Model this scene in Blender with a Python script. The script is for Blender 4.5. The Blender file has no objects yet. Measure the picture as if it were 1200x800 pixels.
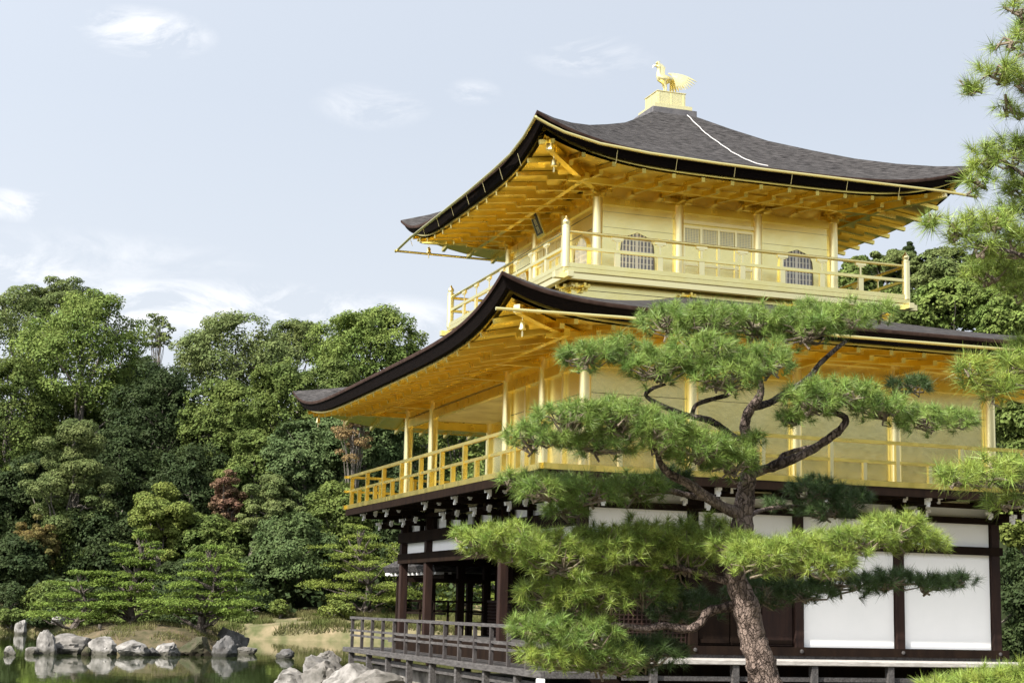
import bpy, bmesh, math, random
import numpy as np
from mathutils import Vector, Matrix, noise as mnoise
R_ = math.radians
SC = bpy.context.scene
COL = SC.collection

# ------------------------------------------------------------------ camera
CAM = np.array([-10.5697, -26.6444, 1.7251])
YAW, PITCH, ROLL, FPX = 0.332, 0.1625, 0.0233, 1904.6
def cam_axes():
    fw = np.array([math.sin(YAW)*math.cos(PITCH), math.cos(YAW)*math.cos(PITCH), math.sin(PITCH)])
    r = np.array([math.cos(YAW), -math.sin(YAW), 0.0]); u = np.cross(r, fw)
    c, s = math.cos(ROLL), math.sin(ROLL)
    return c*r+s*u, -s*r+c*u, fw
CR, CU, CF = cam_axes()
cd = bpy.data.cameras.new('camera'); cam = bpy.data.objects.new('camera', cd); COL.objects.link(cam)
cd.sensor_width = 36; cd.lens = 36*FPX/1200; cd.clip_start = 0.1; cd.clip_end = 3000
m = Matrix.Identity(4)
for i in range(3):
    m[i][0], m[i][1], m[i][2], m[i][3] = CR[i], CU[i], -CF[i], CAM[i]
cam.matrix_world = m
SC.camera = cam
def at(px, py, dep):                       # a point of the photograph (1200x800) at a given distance
    return CAM + dep*(CF + CR*(px-600)/FPX - CU*(py-400)/FPX)
def unit(v):
    v = np.array(v, float); return v/np.linalg.norm(v)

# ------------------------------------------------------------------ light
SUN_EL, SUN_DIR = R_(42), None
az = R_(24.5)                                # from south (-x) towards east (-y)
SUN_DIR = np.array([-math.cos(SUN_EL)*math.cos(az), -math.cos(SUN_EL)*math.sin(az), math.sin(SUN_EL)])
sd = bpy.data.lights.new('sun', 'SUN'); sun = bpy.data.objects.new('sun', sd); COL.objects.link(sun)
sd.energy = 5.0; sd.angle = R_(0.55); sd.color = (1.0, 0.94, 0.84)
sun.rotation_euler = Vector(-SUN_DIR).to_track_quat('-Z', 'Y').to_euler()
sun.location = (0, 0, 60)
W = bpy.data.worlds.new('World'); SC.world = W; W.use_nodes = True
nt = W.node_tree; nt.nodes.clear()
def N(tree, typ, **kw):
    n = tree.nodes.new(typ)
    for k, v in kw.items(): setattr(n, k, v)
    return n
out = N(nt, 'ShaderNodeOutputWorld'); bg = N(nt, 'ShaderNodeBackground'); bg.inputs['Strength'].default_value = 0.062
sky = N(nt, 'ShaderNodeTexSky', sky_type='NISHITA'); sky.sun_disc = False
sky.sun_elevation = SUN_EL; sky.sun_rotation = math.atan2(SUN_DIR[0], SUN_DIR[1])
sky.air_density = 1.0; sky.dust_density = 2.5; sky.ozone_density = 1.0
tc = N(nt, 'ShaderNodeTexCoord')
def vm(op, a, b=None):
    n = N(nt, 'ShaderNodeVectorMath', operation=op)
    for i, v in enumerate((a, b)):
        if v is None: continue
        if hasattr(v, 'links'): nt.links.new(v, n.inputs[i])
        else: n.inputs[i].default_value = v
    return n.outputs['Value'] if op in ('DOT_PRODUCT', 'LENGTH') else n.outputs['Vector']
def ma(op, a, b=0.0, clamp=False, tree=None):
    tree = tree or nt
    n = N(tree, 'ShaderNodeMath', operation=op); n.use_clamp = clamp
    for i, v in enumerate((a, b)):
        if hasattr(v, 'links'): tree.links.new(v, n.inputs[i])
        else: n.inputs[i].default_value = v
    return n.outputs[0]
D = tc.outputs['Generated']
def mixc(fac, a, b):
    n = N(nt, 'ShaderNodeMix', data_type='RGBA')
    if hasattr(fac, 'links'): nt.links.new(fac, n.inputs[0])
    else: n.inputs[0].default_value = fac
    for i, v in ((6, a), (7, b)):
        if hasattr(v, 'links'): nt.links.new(v, n.inputs[i])
        else: n.inputs[i].default_value = (*v, 1)
    return n.outputs[2]
cn = N(nt, 'ShaderNodeTexNoise'); cn.inputs['Scale'].default_value = 16; cn.inputs['Detail'].default_value = 9; cn.inputs['Roughness'].default_value = 0.66; cn.inputs['Distortion'].default_value = .6
nt.links.new(vm('MULTIPLY', D, (1, 1, 2.4)), cn.inputs['Vector'])
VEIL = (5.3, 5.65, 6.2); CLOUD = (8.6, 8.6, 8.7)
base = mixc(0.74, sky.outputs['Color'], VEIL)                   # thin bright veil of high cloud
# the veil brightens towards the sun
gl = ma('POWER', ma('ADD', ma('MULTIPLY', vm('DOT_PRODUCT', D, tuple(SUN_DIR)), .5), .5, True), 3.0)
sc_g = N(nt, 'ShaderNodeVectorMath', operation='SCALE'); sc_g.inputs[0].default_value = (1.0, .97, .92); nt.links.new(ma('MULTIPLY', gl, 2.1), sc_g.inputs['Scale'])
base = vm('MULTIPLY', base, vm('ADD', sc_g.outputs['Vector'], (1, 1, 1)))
sep = N(nt, 'ShaderNodeSeparateXYZ'); nt.links.new(D, sep.inputs[0])
low = ma('MULTIPLY', ma('SUBTRACT', 0.30, sep.outputs['Z']), 2.6, True)
base = mixc(ma('MULTIPLY', low, 0.75), base, (6.75, 6.9, 7.2))
dens = None
for (px, py, rx, ry, a) in ((170, 38, 85, 32, 1.0), (22, 240, 55, 22, .75), (435, 125, 75, 30, .55), (555, 108, 35, 18, .55), (690, 65, 80, 28, .5), (735, 78, 50, 22, .3),
                            (265, 362, 270, 40, 1.0), (10, 325, 150, 46, .8), (430, 372, 140, 34, .8), (120, 300, 200, 34, .4)):
    c = unit(at(px, py, 1) - CAM); rr = unit(np.cross(c, (0, 0, 1))); uu = np.cross(rr, c)
    df = vm('SUBTRACT', D, tuple(c))
    a1 = ma('MULTIPLY', vm('DOT_PRODUCT', df, tuple(rr)), FPX/rx); a2 = ma('MULTIPLY', vm('DOT_PRODUCT', df, tuple(uu)), FPX/ry)
    e = ma('SUBTRACT', 1.0, ma('ADD', ma('MULTIPLY', a1, a1), ma('MULTIPLY', a2, a2)), True)
    facing = ma('GREATER_THAN', vm('DOT_PRODUCT', D, tuple(c)), 0.0)
    e = ma('MULTIPLY', ma('MULTIPLY', e, a), facing)
    dens = e if dens is None else ma('MAXIMUM', dens, e)
nz = ma('MULTIPLY', ma('SUBTRACT', cn.outputs['Fac'], 0.43), 5.0, True)
cl = ma('MULTIPLY', ma('MULTIPLY', ma('POWER', dens, 1.3), 1.1), nz, True)
base = mixc(cl, base, CLOUD)
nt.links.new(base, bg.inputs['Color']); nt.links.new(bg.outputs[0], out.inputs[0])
SC.view_settings.view_transform = 'Standard'; SC.view_settings.look = 'None'
SC.view_settings.gamma = 1; SC.view_settings.use_curve_mapping = False
SC.view_settings.exposure = 1.20
SC.render.engine = 'CYCLES'
SC.cycles.use_denoising = True
SC.cycles.max_bounces = 10; SC.cycles.glossy_bounces = 6; SC.cycles.transparent_max_bounces = 8
SC.cycles.sample_clamp_indirect = 6

# ------------------------------------------------------------------ materials
def mat(name, col, rough=.6, metal=0., var=None, scale=6, detail=4, bump=0., bscale=30, stretch=(1, 1, 1), transl=0., island=0., spec=.5, leaf=0., wet=False):
    """Principled material; var = second colour mixed in by noise; island = brightness spread from leaf to leaf."""
    M = bpy.data.materials.new(name); M.use_nodes = True
    t = M.node_tree; b = t.nodes['Principled BSDF']; o = t.nodes['Material Output']
    b.inputs['Roughness'].default_value = rough; b.inputs['Metallic'].default_value = metal
    b.inputs['Specular IOR Level'].default_value = spec
    geo = N(t, 'ShaderNodeNewGeometry'); tcn = N(t, 'ShaderNodeTexCoord')
    mp = N(t, 'ShaderNodeMapping'); mp.inputs['Scale'].default_value = stretch; t.links.new(geo.outputs['Position'], mp.inputs['Vector'])
    src = None
    rgb = N(t, 'ShaderNodeRGB'); rgb.outputs[0].default_value = (*col, 1); src = rgb.outputs[0]
    if var is not None:
        nz = N(t, 'ShaderNodeTexNoise'); nz.inputs['Scale'].default_value = scale; nz.inputs['Detail'].default_value = detail; nz.inputs['Roughness'].default_value = .6
        t.links.new(mp.outputs[0], nz.inputs['Vector'])
        rp = N(t, 'ShaderNodeMapRange'); rp.inputs[1].default_value = .34; rp.inputs[2].default_value = .66
        t.links.new(nz.outputs['Fac'], rp.inputs[0])
        mx = N(t, 'ShaderNodeMix', data_type='RGBA'); t.links.new(rp.outputs[0], mx.inputs[0]); t.links.new(src, mx.inputs[6]); mx.inputs[7].default_value = (*var, 1)
        src = mx.outputs[2]
    if island:
        hs = N(t, 'ShaderNodeHueSaturation')
        mr = N(t, 'ShaderNodeMapRange'); mr.inputs[3].default_value = 1-island; mr.inputs[4].default_value = 1+island
        t.links.new(geo.outputs['Random Per Island'], mr.inputs[0]); t.links.new(mr.outputs[0], hs.inputs['Value'])
        mh = N(t, 'ShaderNodeMapRange'); mh.inputs[3].default_value = .5-.03*island; mh.inputs[4].default_value = .5+.03*island
        t.links.new(geo.outputs['Random Per Island'], mh.inputs[0]); t.links.new(mh.outputs[0], hs.inputs['Hue'])
        t.links.new(src, hs.inputs['Color']); src = hs.outputs[0]
    if wet:                                  # stone darkened by water up to a hand above the pond
        sx_ = N(t, 'ShaderNodeSeparateXYZ'); t.links.new(geo.outputs['Position'], sx_.inputs[0])
        wn_ = N(t, 'ShaderNodeTexNoise'); wn_.inputs['Scale'].default_value = 5; t.links.new(geo.outputs['Position'], wn_.inputs['Vector'])
        hh = ma('MULTIPLY', ma('SUBTRACT', ma('ADD', sx_.outputs['Z'], .5, tree=t), ma('MULTIPLY', wn_.outputs['Fac'], .22, tree=t), tree=t), 14.0, True, tree=t)
        mw = N(t, 'ShaderNodeMix', data_type='RGBA'); mw.inputs[6].default_value = (col[0]*.28, col[1]*.28, col[2]*.24, 1); t.links.new(hh, mw.inputs[0]); t.links.new(src, mw.inputs[7]); src = mw.outputs[2]
    if leaf:                                 # squares of beaten leaf, each a shade apart
        q1 = N(t, 'ShaderNodeVectorMath', operation='MULTIPLY_ADD'); q1.inputs[1].default_value = (8.7,)*3; q1.inputs[2].default_value = (.137, .261, .073); t.links.new(geo.outputs['Position'], q1.inputs[0])
        q2 = N(t, 'ShaderNodeVectorMath', operation='FLOOR'); t.links.new(q1.outputs[0], q2.inputs[0])
        wnz = N(t, 'ShaderNodeTexWhiteNoise'); t.links.new(q2.outputs[0], wnz.inputs['Vector'])
        hv = N(t, 'ShaderNodeHueSaturation'); lr = N(t, 'ShaderNodeMapRange'); lr.inputs[3].default_value = 1-leaf; lr.inputs[4].default_value = 1+leaf*.6
        t.links.new(wnz.outputs['Value'], lr.inputs[0]); t.links.new(lr.outputs[0], hv.inputs['Value']); t.links.new(src, hv.inputs['Color']); src = hv.outputs[0]
        rr_ = N(t, 'ShaderNodeMapRange'); rr_.inputs[3].default_value = rough-leaf*.8; rr_.inputs[4].default_value = rough+leaf*1.2
        t.links.new(wnz.outputs['Value'], rr_.inputs[0]); t.links.new(rr_.outputs[0], b.inputs['Roughness'])
    t.links.new(src, b.inputs['Base Color'])
    if bump:
        bn = N(t, 'ShaderNodeTexNoise'); bn.inputs['Scale'].default_value = bscale; bn.inputs['Detail'].default_value = 5
        t.links.new(mp.outputs[0], bn.inputs['Vector'])
        bp = N(t, 'ShaderNodeBump'); bp.inputs['Strength'].default_value = bump; bp.inputs['Distance'].default_value = .02
        t.links.new(bn.outputs['Fac'], bp.inputs['Height']); t.links.new(bp.outputs[0], b.inputs['Normal'])
    if transl:
        tr = N(t, 'ShaderNodeBsdfTranslucent'); t.links.new(src, tr.inputs['Color'])
        ms = N(t, 'ShaderNodeMixShader'); ms.inputs[0].default_value = transl
        t.links.new(b.outputs[0], ms.inputs[1]); t.links.new(tr.outputs[0], ms.inputs[2]); t.links.new(ms.outputs[0], o.inputs[0])
    return M
GOLD = mat('gold_leaf', (.91, .725, .205), .30, 1., var=(.86, .66, .16), scale=3, bump=.10, bscale=9, leaf=.04)
GOLDP = mat('gold_leaf_pale', (.96, .845, .395), .25, .98, var=(.93, .80, .33), scale=2.2, bump=.06, bscale=12, leaf=.014)
GOLDB = mat('gold_bright', (1.0, .88, .47), .28, .95)
CREAM = mat('bronze_gilt', (.95, .84, .45), .32, .9, var=(.8, .7, .35), scale=30)
BARK = mat('cypress_bark', (.006, .0058, .006), .95, var=(.072, .068, .068), scale=9, detail=6, bump=1.0, bscale=12, stretch=(.6, .6, 6), spec=.06)
EDGE = mat('roof_edge_bark', (.0035, .0025, .0025), .9, var=(.009, .0055, .005), scale=10, bump=.5, bscale=40, stretch=(1, 1, 8), spec=.08)
EDGET = mat('roof_rim', (.022, .012, .010), .8, var=(.045, .028, .022), scale=6, spec=.1)
DARK = mat('dark_timber', (.009, .006, .005), .85, var=(.016, .010, .007), scale=5, stretch=(1, 1, .3), bump=.2, spec=.04)
REDW = mat('red_brown_timber', (.030, .016, .012), .65, var=(.016, .009, .008), scale=3, stretch=(4, 4, .4), bump=.3, bscale=20, spec=.15)
GREYW = mat('weathered_timber', (.032, .029, .029), .75, var=(.085, .080, .079), scale=5, stretch=(6, 1, 6), bump=.4, bscale=30, spec=.3)
GREYSH = mat('shaded_weathered_timber', (.030, .026, .026), .75, var=(.06, .054, .053), scale=5, bump=.3, spec=.25)  # weathered timber with the rail posts' shaded side put into its colour
GREYL = mat('pale_weathered_timber', (.42, .40, .38), .75, var=(.26, .245, .23), scale=6, stretch=(1, 6, 6), bump=.3)
WHITE = mat('white_plaster', (.84, .84, .835), .85, var=(.80, .805, .80), scale=1.3, detail=8, spec=.2)
WPAINT = mat('white_paint', (.66, .66, .65), .6)
LATT = mat('window_paper', (.23, .24, .30), .7)
LATTB = mat('lattice_bars', (.86, .84, .78), .5)
PAPER = mat('lattice_panel_paper', (.52, .52, .46), .7)
BRONZE = mat('dark_bronze', (.10, .095, .10), .5, .5, var=(.16, .15, .15), scale=8)
PLAQ = mat('plaque_board', (.03, .03, .028), .5)
STONE = mat('pale_stone', (.165, .155, .145), .9, var=(.07, .067, .06), scale=3.2, detail=8, bump=.8, bscale=9, spec=.2, wet=True)
STONEW = mat('white_stone', (.235, .225, .215), .9, var=(.065, .062, .057), scale=3, detail=8, bump=.8, bscale=8, spec=.2, wet=True)
STONEG = mat('grey_stone', (.11, .108, .108), .9, var=(.055, .052, .05), scale=3, detail=8, bump=.8, bscale=8, spec=.2, wet=True)
STONED = mat('mossy_stone', (.06, .05, .035), .9, var=(.03, .036, .016), scale=3, detail=8, bump=.8, bscale=8, spec=.2, wet=True)
SOIL = mat('soil', (.125, .095, .062), .95, var=(.040, .042, .020), scale=1.6, detail=10, bump=.6, bscale=6, spec=.1)
GRAVEL = mat('pale_gravel', (.19, .17, .13), .95, var=(.11, .105, .065), scale=.7, detail=8, bump=.5, bscale=25, spec=.1)
MOSS = mat('mossy_ground', (.05, .055, .02), .95, var=(.10, .085, .045), scale=.5, detail=8, bump=.6, bscale=4, spec=.1)
STRAW = mat('dry_bank', (.20, .160, .10), .95, var=(.060, .070, .028), scale=.7, detail=10, bump=.7, bscale=5, spec=.1)
HILLM = mat('forest_floor', (.010, .015, .006), .95, var=(.020, .025, .010), scale=.3, detail=6, bump=.8, bscale=2, spec=.05)
def barkm(name, dark, mids, light, scale=(14, 14, 8)):
    M = mat(name, dark, .9, spec=.1); t = M.node_tree; b = t.nodes['Principled BSDF']
    g = N(t, 'ShaderNodeNewGeometry'); mp = N(t, 'ShaderNodeMapping'); mp.inputs['Scale'].default_value = scale
    wn = N(t, 'ShaderNodeTexNoise'); wn.inputs['Scale'].default_value = 7; wn.inputs['Detail'].default_value = 4
    ad = N(t, 'ShaderNodeVectorMath', operation='MULTIPLY_ADD'); ad.inputs[1].default_value = (.16, .16, .16)
    t.links.new(g.outputs['Position'], wn.inputs['Vector']); t.links.new(wn.outputs['Color'], ad.inputs[0]); t.links.new(g.outputs['Position'], ad.inputs[2]); t.links.new(ad.outputs[0], mp.inputs['Vector'])
    ve = N(t, 'ShaderNodeTexVoronoi', feature='DISTANCE_TO_EDGE'); vc = N(t, 'ShaderNodeTexVoronoi')
    for v in (ve, vc): v.inputs['Scale'].default_value = 1; t.links.new(mp.outputs[0], v.inputs['Vector'])
    big = N(t, 'ShaderNodeTexNoise'); big.inputs['Scale'].default_value = 3.2; big.inputs['Detail'].default_value = 5; t.links.new(g.outputs['Position'], big.inputs['Vector'])
    sp_ = N(t, 'ShaderNodeSeparateColor'); t.links.new(vc.outputs['Color'], sp_.inputs[0])
    f = ma('MULTIPLY', ma('SUBTRACT', ma('ADD', big.outputs['Fac'], ma('MULTIPLY', sp_.outputs[0], .30, tree=t), tree=t), .46, tree=t), 3.2, True, tree=t)
    m1 = N(t, 'ShaderNodeMix', data_type='RGBA'); m1.inputs[6].default_value = (*mids, 1); m1.inputs[7].default_value = (*light, 1); t.links.new(f, m1.inputs[0])
    cr_ = ma('ADD', ma('MULTIPLY', ve.outputs['Distance'], 6.0, tree=t), ma('MULTIPLY', big.outputs['Fac'], .75, tree=t), True, tree=t)
    m2 = N(t, 'ShaderNodeMix', data_type='RGBA'); m2.inputs[6].default_value = (*dark, 1); t.links.new(m1.outputs[2], m2.inputs[7]); t.links.new(cr_, m2.inputs[0])
    t.links.new(m2.outputs[2], b.inputs['Base Color'])
    fn = N(t, 'ShaderNodeTexNoise'); fn.inputs['Scale'].default_value = 60; fn.inputs['Detail'].default_value = 6; t.links.new(g.outputs['Position'], fn.inputs['Vector'])
    h = ma('ADD', cr_, ma('MULTIPLY', fn.outputs['Fac'], .7, tree=t), tree=t)
    bp = N(t, 'ShaderNodeBump'); bp.inputs['Strength'].default_value = 1; bp.inputs['Distance'].default_value = .025; t.links.new(h, bp.inputs['Height']); t.links.new(bp.outputs[0], b.inputs['Normal'])
    return M
TRUNKP = barkm('pine_bark', (.022, .015, .012), (.055, .041, .036), (.23, .178, .155), (30, 30, 13))
TRUNKD2 = barkm('dark_pine_bark', (.012, .009, .008), (.045, .036, .032), (.20, .165, .15), (32, 32, 13))
TRUNKD = mat('dark_bark', (.045, .036, .030), .9, var=(.11, .095, .085), scale=10, detail=7, bump=1.0, bscale=40, stretch=(1, 1, .5), spec=.15)
TRUNKG = mat('grey_bark', (.16, .145, .125), .9, var=(.08, .07, .06), scale=4, spec=.1)
TWIG = mat('twig_bark', (.23, .195, .15), .9, var=(.11, .085, .065), scale=20, spec=.1)
NEED = mat('pine_needles', (.215, .285, .062), .45, var=(.115, .185, .040), scale=6, transl=.22, island=.65, spec=.35)
NEEDY = mat('yellow_pine_needles', (.265, .320, .060), .45, var=(.145, .215, .042), scale=7, transl=.22, island=.65, spec=.35)
NEEDSH = mat('shaded_pine_needles', (.065, .105, .030), .5, var=(.040, .072, .022), scale=5, transl=.22, island=.5, spec=.3)  # darker needle copy: the pine's own shade put into the colour
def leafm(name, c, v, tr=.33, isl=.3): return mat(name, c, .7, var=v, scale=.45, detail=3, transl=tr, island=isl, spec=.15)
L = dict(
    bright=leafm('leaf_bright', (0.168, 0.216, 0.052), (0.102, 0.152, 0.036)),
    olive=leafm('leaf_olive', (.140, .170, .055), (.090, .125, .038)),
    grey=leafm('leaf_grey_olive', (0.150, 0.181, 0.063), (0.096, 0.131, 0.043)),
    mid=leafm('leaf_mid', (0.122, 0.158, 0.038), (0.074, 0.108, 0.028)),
    dark=leafm('leaf_dark', (.046, .066, .022), (.028, .046, .016)),  # dark foliage; also holds forest shade put into the leaf colour
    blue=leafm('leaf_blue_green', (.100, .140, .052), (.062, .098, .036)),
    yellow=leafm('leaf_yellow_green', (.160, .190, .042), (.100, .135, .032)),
    feather=leafm('leaf_feathery', (.135, .160, .055), (.085, .115, .038)),
    orange=leafm('leaf_orange_brown', (.150, .115, .040), (.105, .115, .036)),
    red=leafm('leaf_red', (0.186, 0.099, 0.073), (0.126, 0.094, 0.050)),
    twiggy=leafm('leaf_brown_twiggy', (0.283, 0.192, 0.095), (0.185, 0.132, 0.059)),
    glossy=leafm('leaf_glossy', (.100, .140, .048), (.055, .085, .030)),
    pine=leafm('leaf_garden_pine', (0.150, 0.205, 0.038), (0.102, 0.152, 0.029)),
    pinel=leafm('leaf_light_pine', (0.192, 0.234, 0.047), (0.132, 0.175, 0.036)),
    grass=leafm('leaf_grass', (.085, .105, .028), (.15, .135, .06)),
)
WATER = mat('pond_water', (.018, .026, .007), .035, 0, bump=0, spec=.5)
t = WATER.node_tree; b = t.nodes['Principled BSDF']; b.inputs['IOR'].default_value = 1.33
g_ = N(t, 'ShaderNodeNewGeometry'); mp_ = N(t, 'ShaderNodeMapping'); mp_.inputs['Scale'].default_value = (1, .35, 1); mp_.inputs['Rotation'].default_value = (0, 0, -YAW)
t.links.new(g_.outputs['Position'], mp_.inputs['Vector'])
wn = N(t, 'ShaderNodeTexNoise'); wn.inputs['Scale'].default_value = 2.2; wn.inputs['Detail'].default_value = 3
t.links.new(mp_.outputs[0], wn.inputs['Vector'])
wb = N(t, 'ShaderNodeBump'); wb.inputs['Strength'].default_value = .09; wb.inputs['Distance'].default_value = .03
t.links.new(wn.outputs['Fac'], wb.inputs['Height']); t.links.new(wb.outputs[0], b.inputs['Normal'])

# ------------------------------------------------------------------ object helpers
ORG = {}
def tag(o, label=None, cat=None, group=None, kind=None):
    if label: o['label'] = label
    if cat: o['category'] = cat
    if group: o['group'] = group
    if kind: o['kind'] = kind
    return o
def thing(name, label, cat, loc, group=None):
    o = bpy.data.objects.new(name, None); COL.objects.link(o); o.location = loc; o.empty_display_size = .3
    ORG[o.name] = np.array(loc, float)
    return tag(o, label, cat, group)
def npmesh(name, V, faces, smooth=False):
    """V (n,3); faces: list of index arrays (k,3) or (k,4)"""
    me = bpy.data.meshes.new(name)
    V = np.asarray(V, np.float32)
    me.vertices.add(len(V)); me.vertices.foreach_set('co', V.ravel())
    loops = np.concatenate([np.asarray(f).ravel() for f in faces]).astype(np.int32)
    tot = np.concatenate([np.full(len(f), f.shape[1]) for f in faces]).astype(np.int32)
    st = np.concatenate([[0], np.cumsum(tot)[:-1]]).astype(np.int32)
    me.loops.add(len(loops)); me.loops.foreach_set('vertex_index', loops)
    me.polygons.add(len(tot)); me.polygons.foreach_set('loop_start', st)
    me.update(calc_edges=True)
    if smooth: me.polygons.foreach_set('use_smooth', np.ones(len(tot), bool))
    return me
def link(name, me, m, parent=None, loc=(0, 0, 0)):
    o = bpy.data.objects.new(name, me); COL.objects.link(o)
    me.materials.clear()
    for mm in (m if isinstance(m, (list, tuple)) else [m]): me.materials.append(mm)
    o.location = loc
    if parent is not None: o.parent = parent
    ORG[o.name] = (ORG[parent.name] if parent is not None else np.zeros(3)) + np.array(loc, float)
    return o
class MB:
    def __init__(s): s.v = []; s.f = []; s.sm = False
    def add(s, vs, fs):
        n = len(s.v); s.v += [tuple(map(float, p)) for p in vs]; s.f += [tuple(i+n for i in f) for f in fs]; return s
    def box(s, a, b):
        x0, y0, z0 = (min(a[i], b[i]) for i in range(3)); x1, y1, z1 = (max(a[i], b[i]) for i in range(3))
        return s.add([(x0, y0, z0), (x1, y0, z0), (x1, y1, z0), (x0, y1, z0), (x0, y0, z1), (x1, y0, z1), (x1, y1, z1), (x0, y1, z1)],
                     [(0, 3, 2, 1), (4, 5, 6, 7), (0, 1, 5, 4), (1, 2, 6, 5), (2, 3, 7, 6), (3, 0, 4, 7)])
    def cbox(s, c, sz): return s.box([c[i]-sz[i]/2 for i in range(3)], [c[i]+sz[i]/2 for i in range(3)])
    def beam(s, p0, p1, w, h, taper=1.0):
        p0, p1 = np.array(p0, float), np.array(p1, float); d = unit(p1-p0)
        side = np.cross(d, (0, 0, 1)); side = unit(side) if np.linalg.norm(side) > 1e-4 else np.array([1., 0, 0]); up = np.cross(side, d)
        vs = []
        for p, k in ((p0, 1.), (p1, taper)):
            for a, c in ((-1, -1), (1, -1), (1, 1), (-1, 1)): vs.append(p + side*a*w/2*k + up*c*h/2*k)
        return s.add(vs, [(0, 1, 2, 3), (7, 6, 5, 4), (0, 4, 5, 1), (1, 5, 6, 2), (2, 6, 7, 3), (3, 7, 4, 0)])
    def tube(s, pts, rad, n=10, cap=True):
        P = [np.array(p, float) for p in pts]; k = len(P)
        rad = [rad]*k if np.isscalar(rad) else rad
        ref = None; vs = []
        for i in range(k):
            d = unit(P[min(i+1, k-1)] - P[max(i-1, 0)])
            if ref is None:
                ref = np.cross(d, (0, 0, 1)) if abs(d[2]) < .9 else np.cross(d, (1, 0, 0))
            a = unit(ref - d*np.dot(ref, d)); ref = a; b_ = np.cross(d, a)
            for j in range(n):
                t = 2*math.pi*j/n; vs.append(P[i] + rad[i]*(a*math.cos(t) + b_*math.sin(t)))
        fs = [(i*n+j, i*n+(j+1) % n, (i+1)*n+(j+1) % n, (i+1)*n+j) for i in range(k-1) for j in range(n)]
        if cap: fs += [tuple(range(n-1, -1, -1)), tuple((k-1)*n+j for j in range(n))]
        s.sm = True
        return s.add(vs, fs)
    def cyl(s, c, r, z0, z1, n=14): return s.tube([(c[0], c[1], z0), (c[0], c[1], z1)], r, n)
    def lathe(s, c, prof, n=14):
        return s.tube([(c[0], c[1], z) for r, z in prof], [max(r, .0015) for r, z in prof], n)
    def grid(s, P, flip=False):
        P = np.asarray(P); a, b_ = P.shape[:2]
        fs = [(i*b_+j, i*b_+j+1, (i+1)*b_+j+1, (i+1)*b_+j) for i in range(a-1) for j in range(b_-1)]
        if flip: fs = [f[::-1] for f in fs]
        return s.add(P.reshape(-1, 3), fs)
    def prism(s, poly, axis, a, b_):
        """extrude a 2-D outline along an axis ('x' or 'y' or 'z') from a to b"""
        def p3(u, v, w): return {'x': (w, u, v), 'y': (u, w, v), 'z': (u, v, w)}[axis]
        n = len(poly)
        return s.add([p3(u, v, a) for u, v in poly] + [p3(u, v, b_) for u, v in poly],
                     [tuple(range(n-1, -1, -1)), tuple(range(n, 2*n))] + [(i, (i+1) % n, n+(i+1) % n, n+i) for i in range(n)])
    def build(s, name, m, parent=None, smooth=None, bevel=0):
        me = bpy.data.meshes.new(name)
        o_ = ORG[parent.name] if parent is not None else np.zeros(3)
        me.from_pydata([(p[0]-o_[0], p[1]-o_[1], p[2]-o_[2]) for p in s.v], [], s.f)
        bm = bmesh.new(); bm.from_mesh(me); bmesh.ops.recalc_face_normals(bm, faces=bm.faces); bm.to_mesh(me); bm.free()
        if smooth if smooth is not None else s.sm:
            me.polygons.foreach_set('use_smooth', [True]*len(me.polygons))
            me.set_sharp_from_angle(angle=R_(40))
        o = link(name, me, m, parent)
        if bevel:
            bv = o.modifiers.new('bevel', 'BEVEL'); bv.width = bevel; bv.segments = 2; bv.limit_method = 'ANGLE'; bv.angle_limit = R_(50)
        return o

# ------------------------------------------------------------------ ground, water, hills
def heightfield(name, xs, ys, fn, m, kind='structure'):
    X, Y = np.meshgrid(xs, ys, indexing='ij'); Z = np.vectorize(fn)(X, Y)
    mb = MB(); mb.grid(np.stack([X, Y, Z], -1)); o = mb.build(name, m, smooth=True)
    return tag(o, kind=kind)
WZ = -0.5
def nz2(x, y, s, o=0): return mnoise.noise((x*s+o, y*s-o, o*.37))
tag(MB().box((-1500, -1500, -2.6), (1500, 1500, -2.5)).build('ground', HILLM), kind='structure')
pond = MB().grid(np.array([[(-80, -2, WZ), (-80, 118, WZ)], [(60, -2, WZ), (60, 118, WZ)]]))
tag(pond.build('pond_water', WATER), kind='structure')
def bank_z(x, y):                           # near bank: camera side and the ground round the pavilion
    e = max(0, (-1.6 - x)*.9) if y > -1.5 else max(0, (-16-x-.35*(y+14))*.9)
    if y > 12.2: e = max(e, (y-12.2)*.9)
    return .12 + .10*nz2(x, y, .35, 3) - min(e, 2.2)
tag(heightfield('near_bank', np.linspace(-42, 60, 100), np.linspace(-58, 17, 76), bank_z, GRAVEL))
def fwd(x, y): return (x-CAM[0])*.326 + (y-CAM[1])*.945          # metres ahead of the viewer
def lateral(x, y): return (x-CAM[0])*.945 - (y-CAM[1])*.326
def hill_z(x, y):
    la = lateral(x, y)
    shore = 100.5 if la < 12 else max(45, 100.5-(la-12)*9)
    d = fwd(x, y) - shore - 0.8*nz2(x, y*.2, .16, 5) - (3 if la < -18 else 0)
    if d < 0: return max(-2.2, -.52 + d*.5)
    h = -.5 + .55*min(1, d*2) + min(d, 7)*.15 + max(0, min(d-9, 45))*.40 + .5*nz2(x, y, .09, 2)
    return h if d < 70 else max(-3, h-(d-70)*.35)
def fan(name, l0, l1, nl, ds, m, extra=0.):
    G = []
    for d in ds:
        row = []
        for l_ in np.linspace(l0, l1, nl):
            k = max(.3, d/105); x = CAM[0]+.326*d+.945*l_*k; y = CAM[1]+.945*d-.326*l_*k
            row.append((x, y, hill_z(x, y)-(.45 if not extra and d < 110 else 0)+extra+(.06*nz2(x, y, 1.1) if extra else 0)))
        G.append(row)
    return tag(MB().grid(G).build(name, m, smooth=True), kind='structure')
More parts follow.
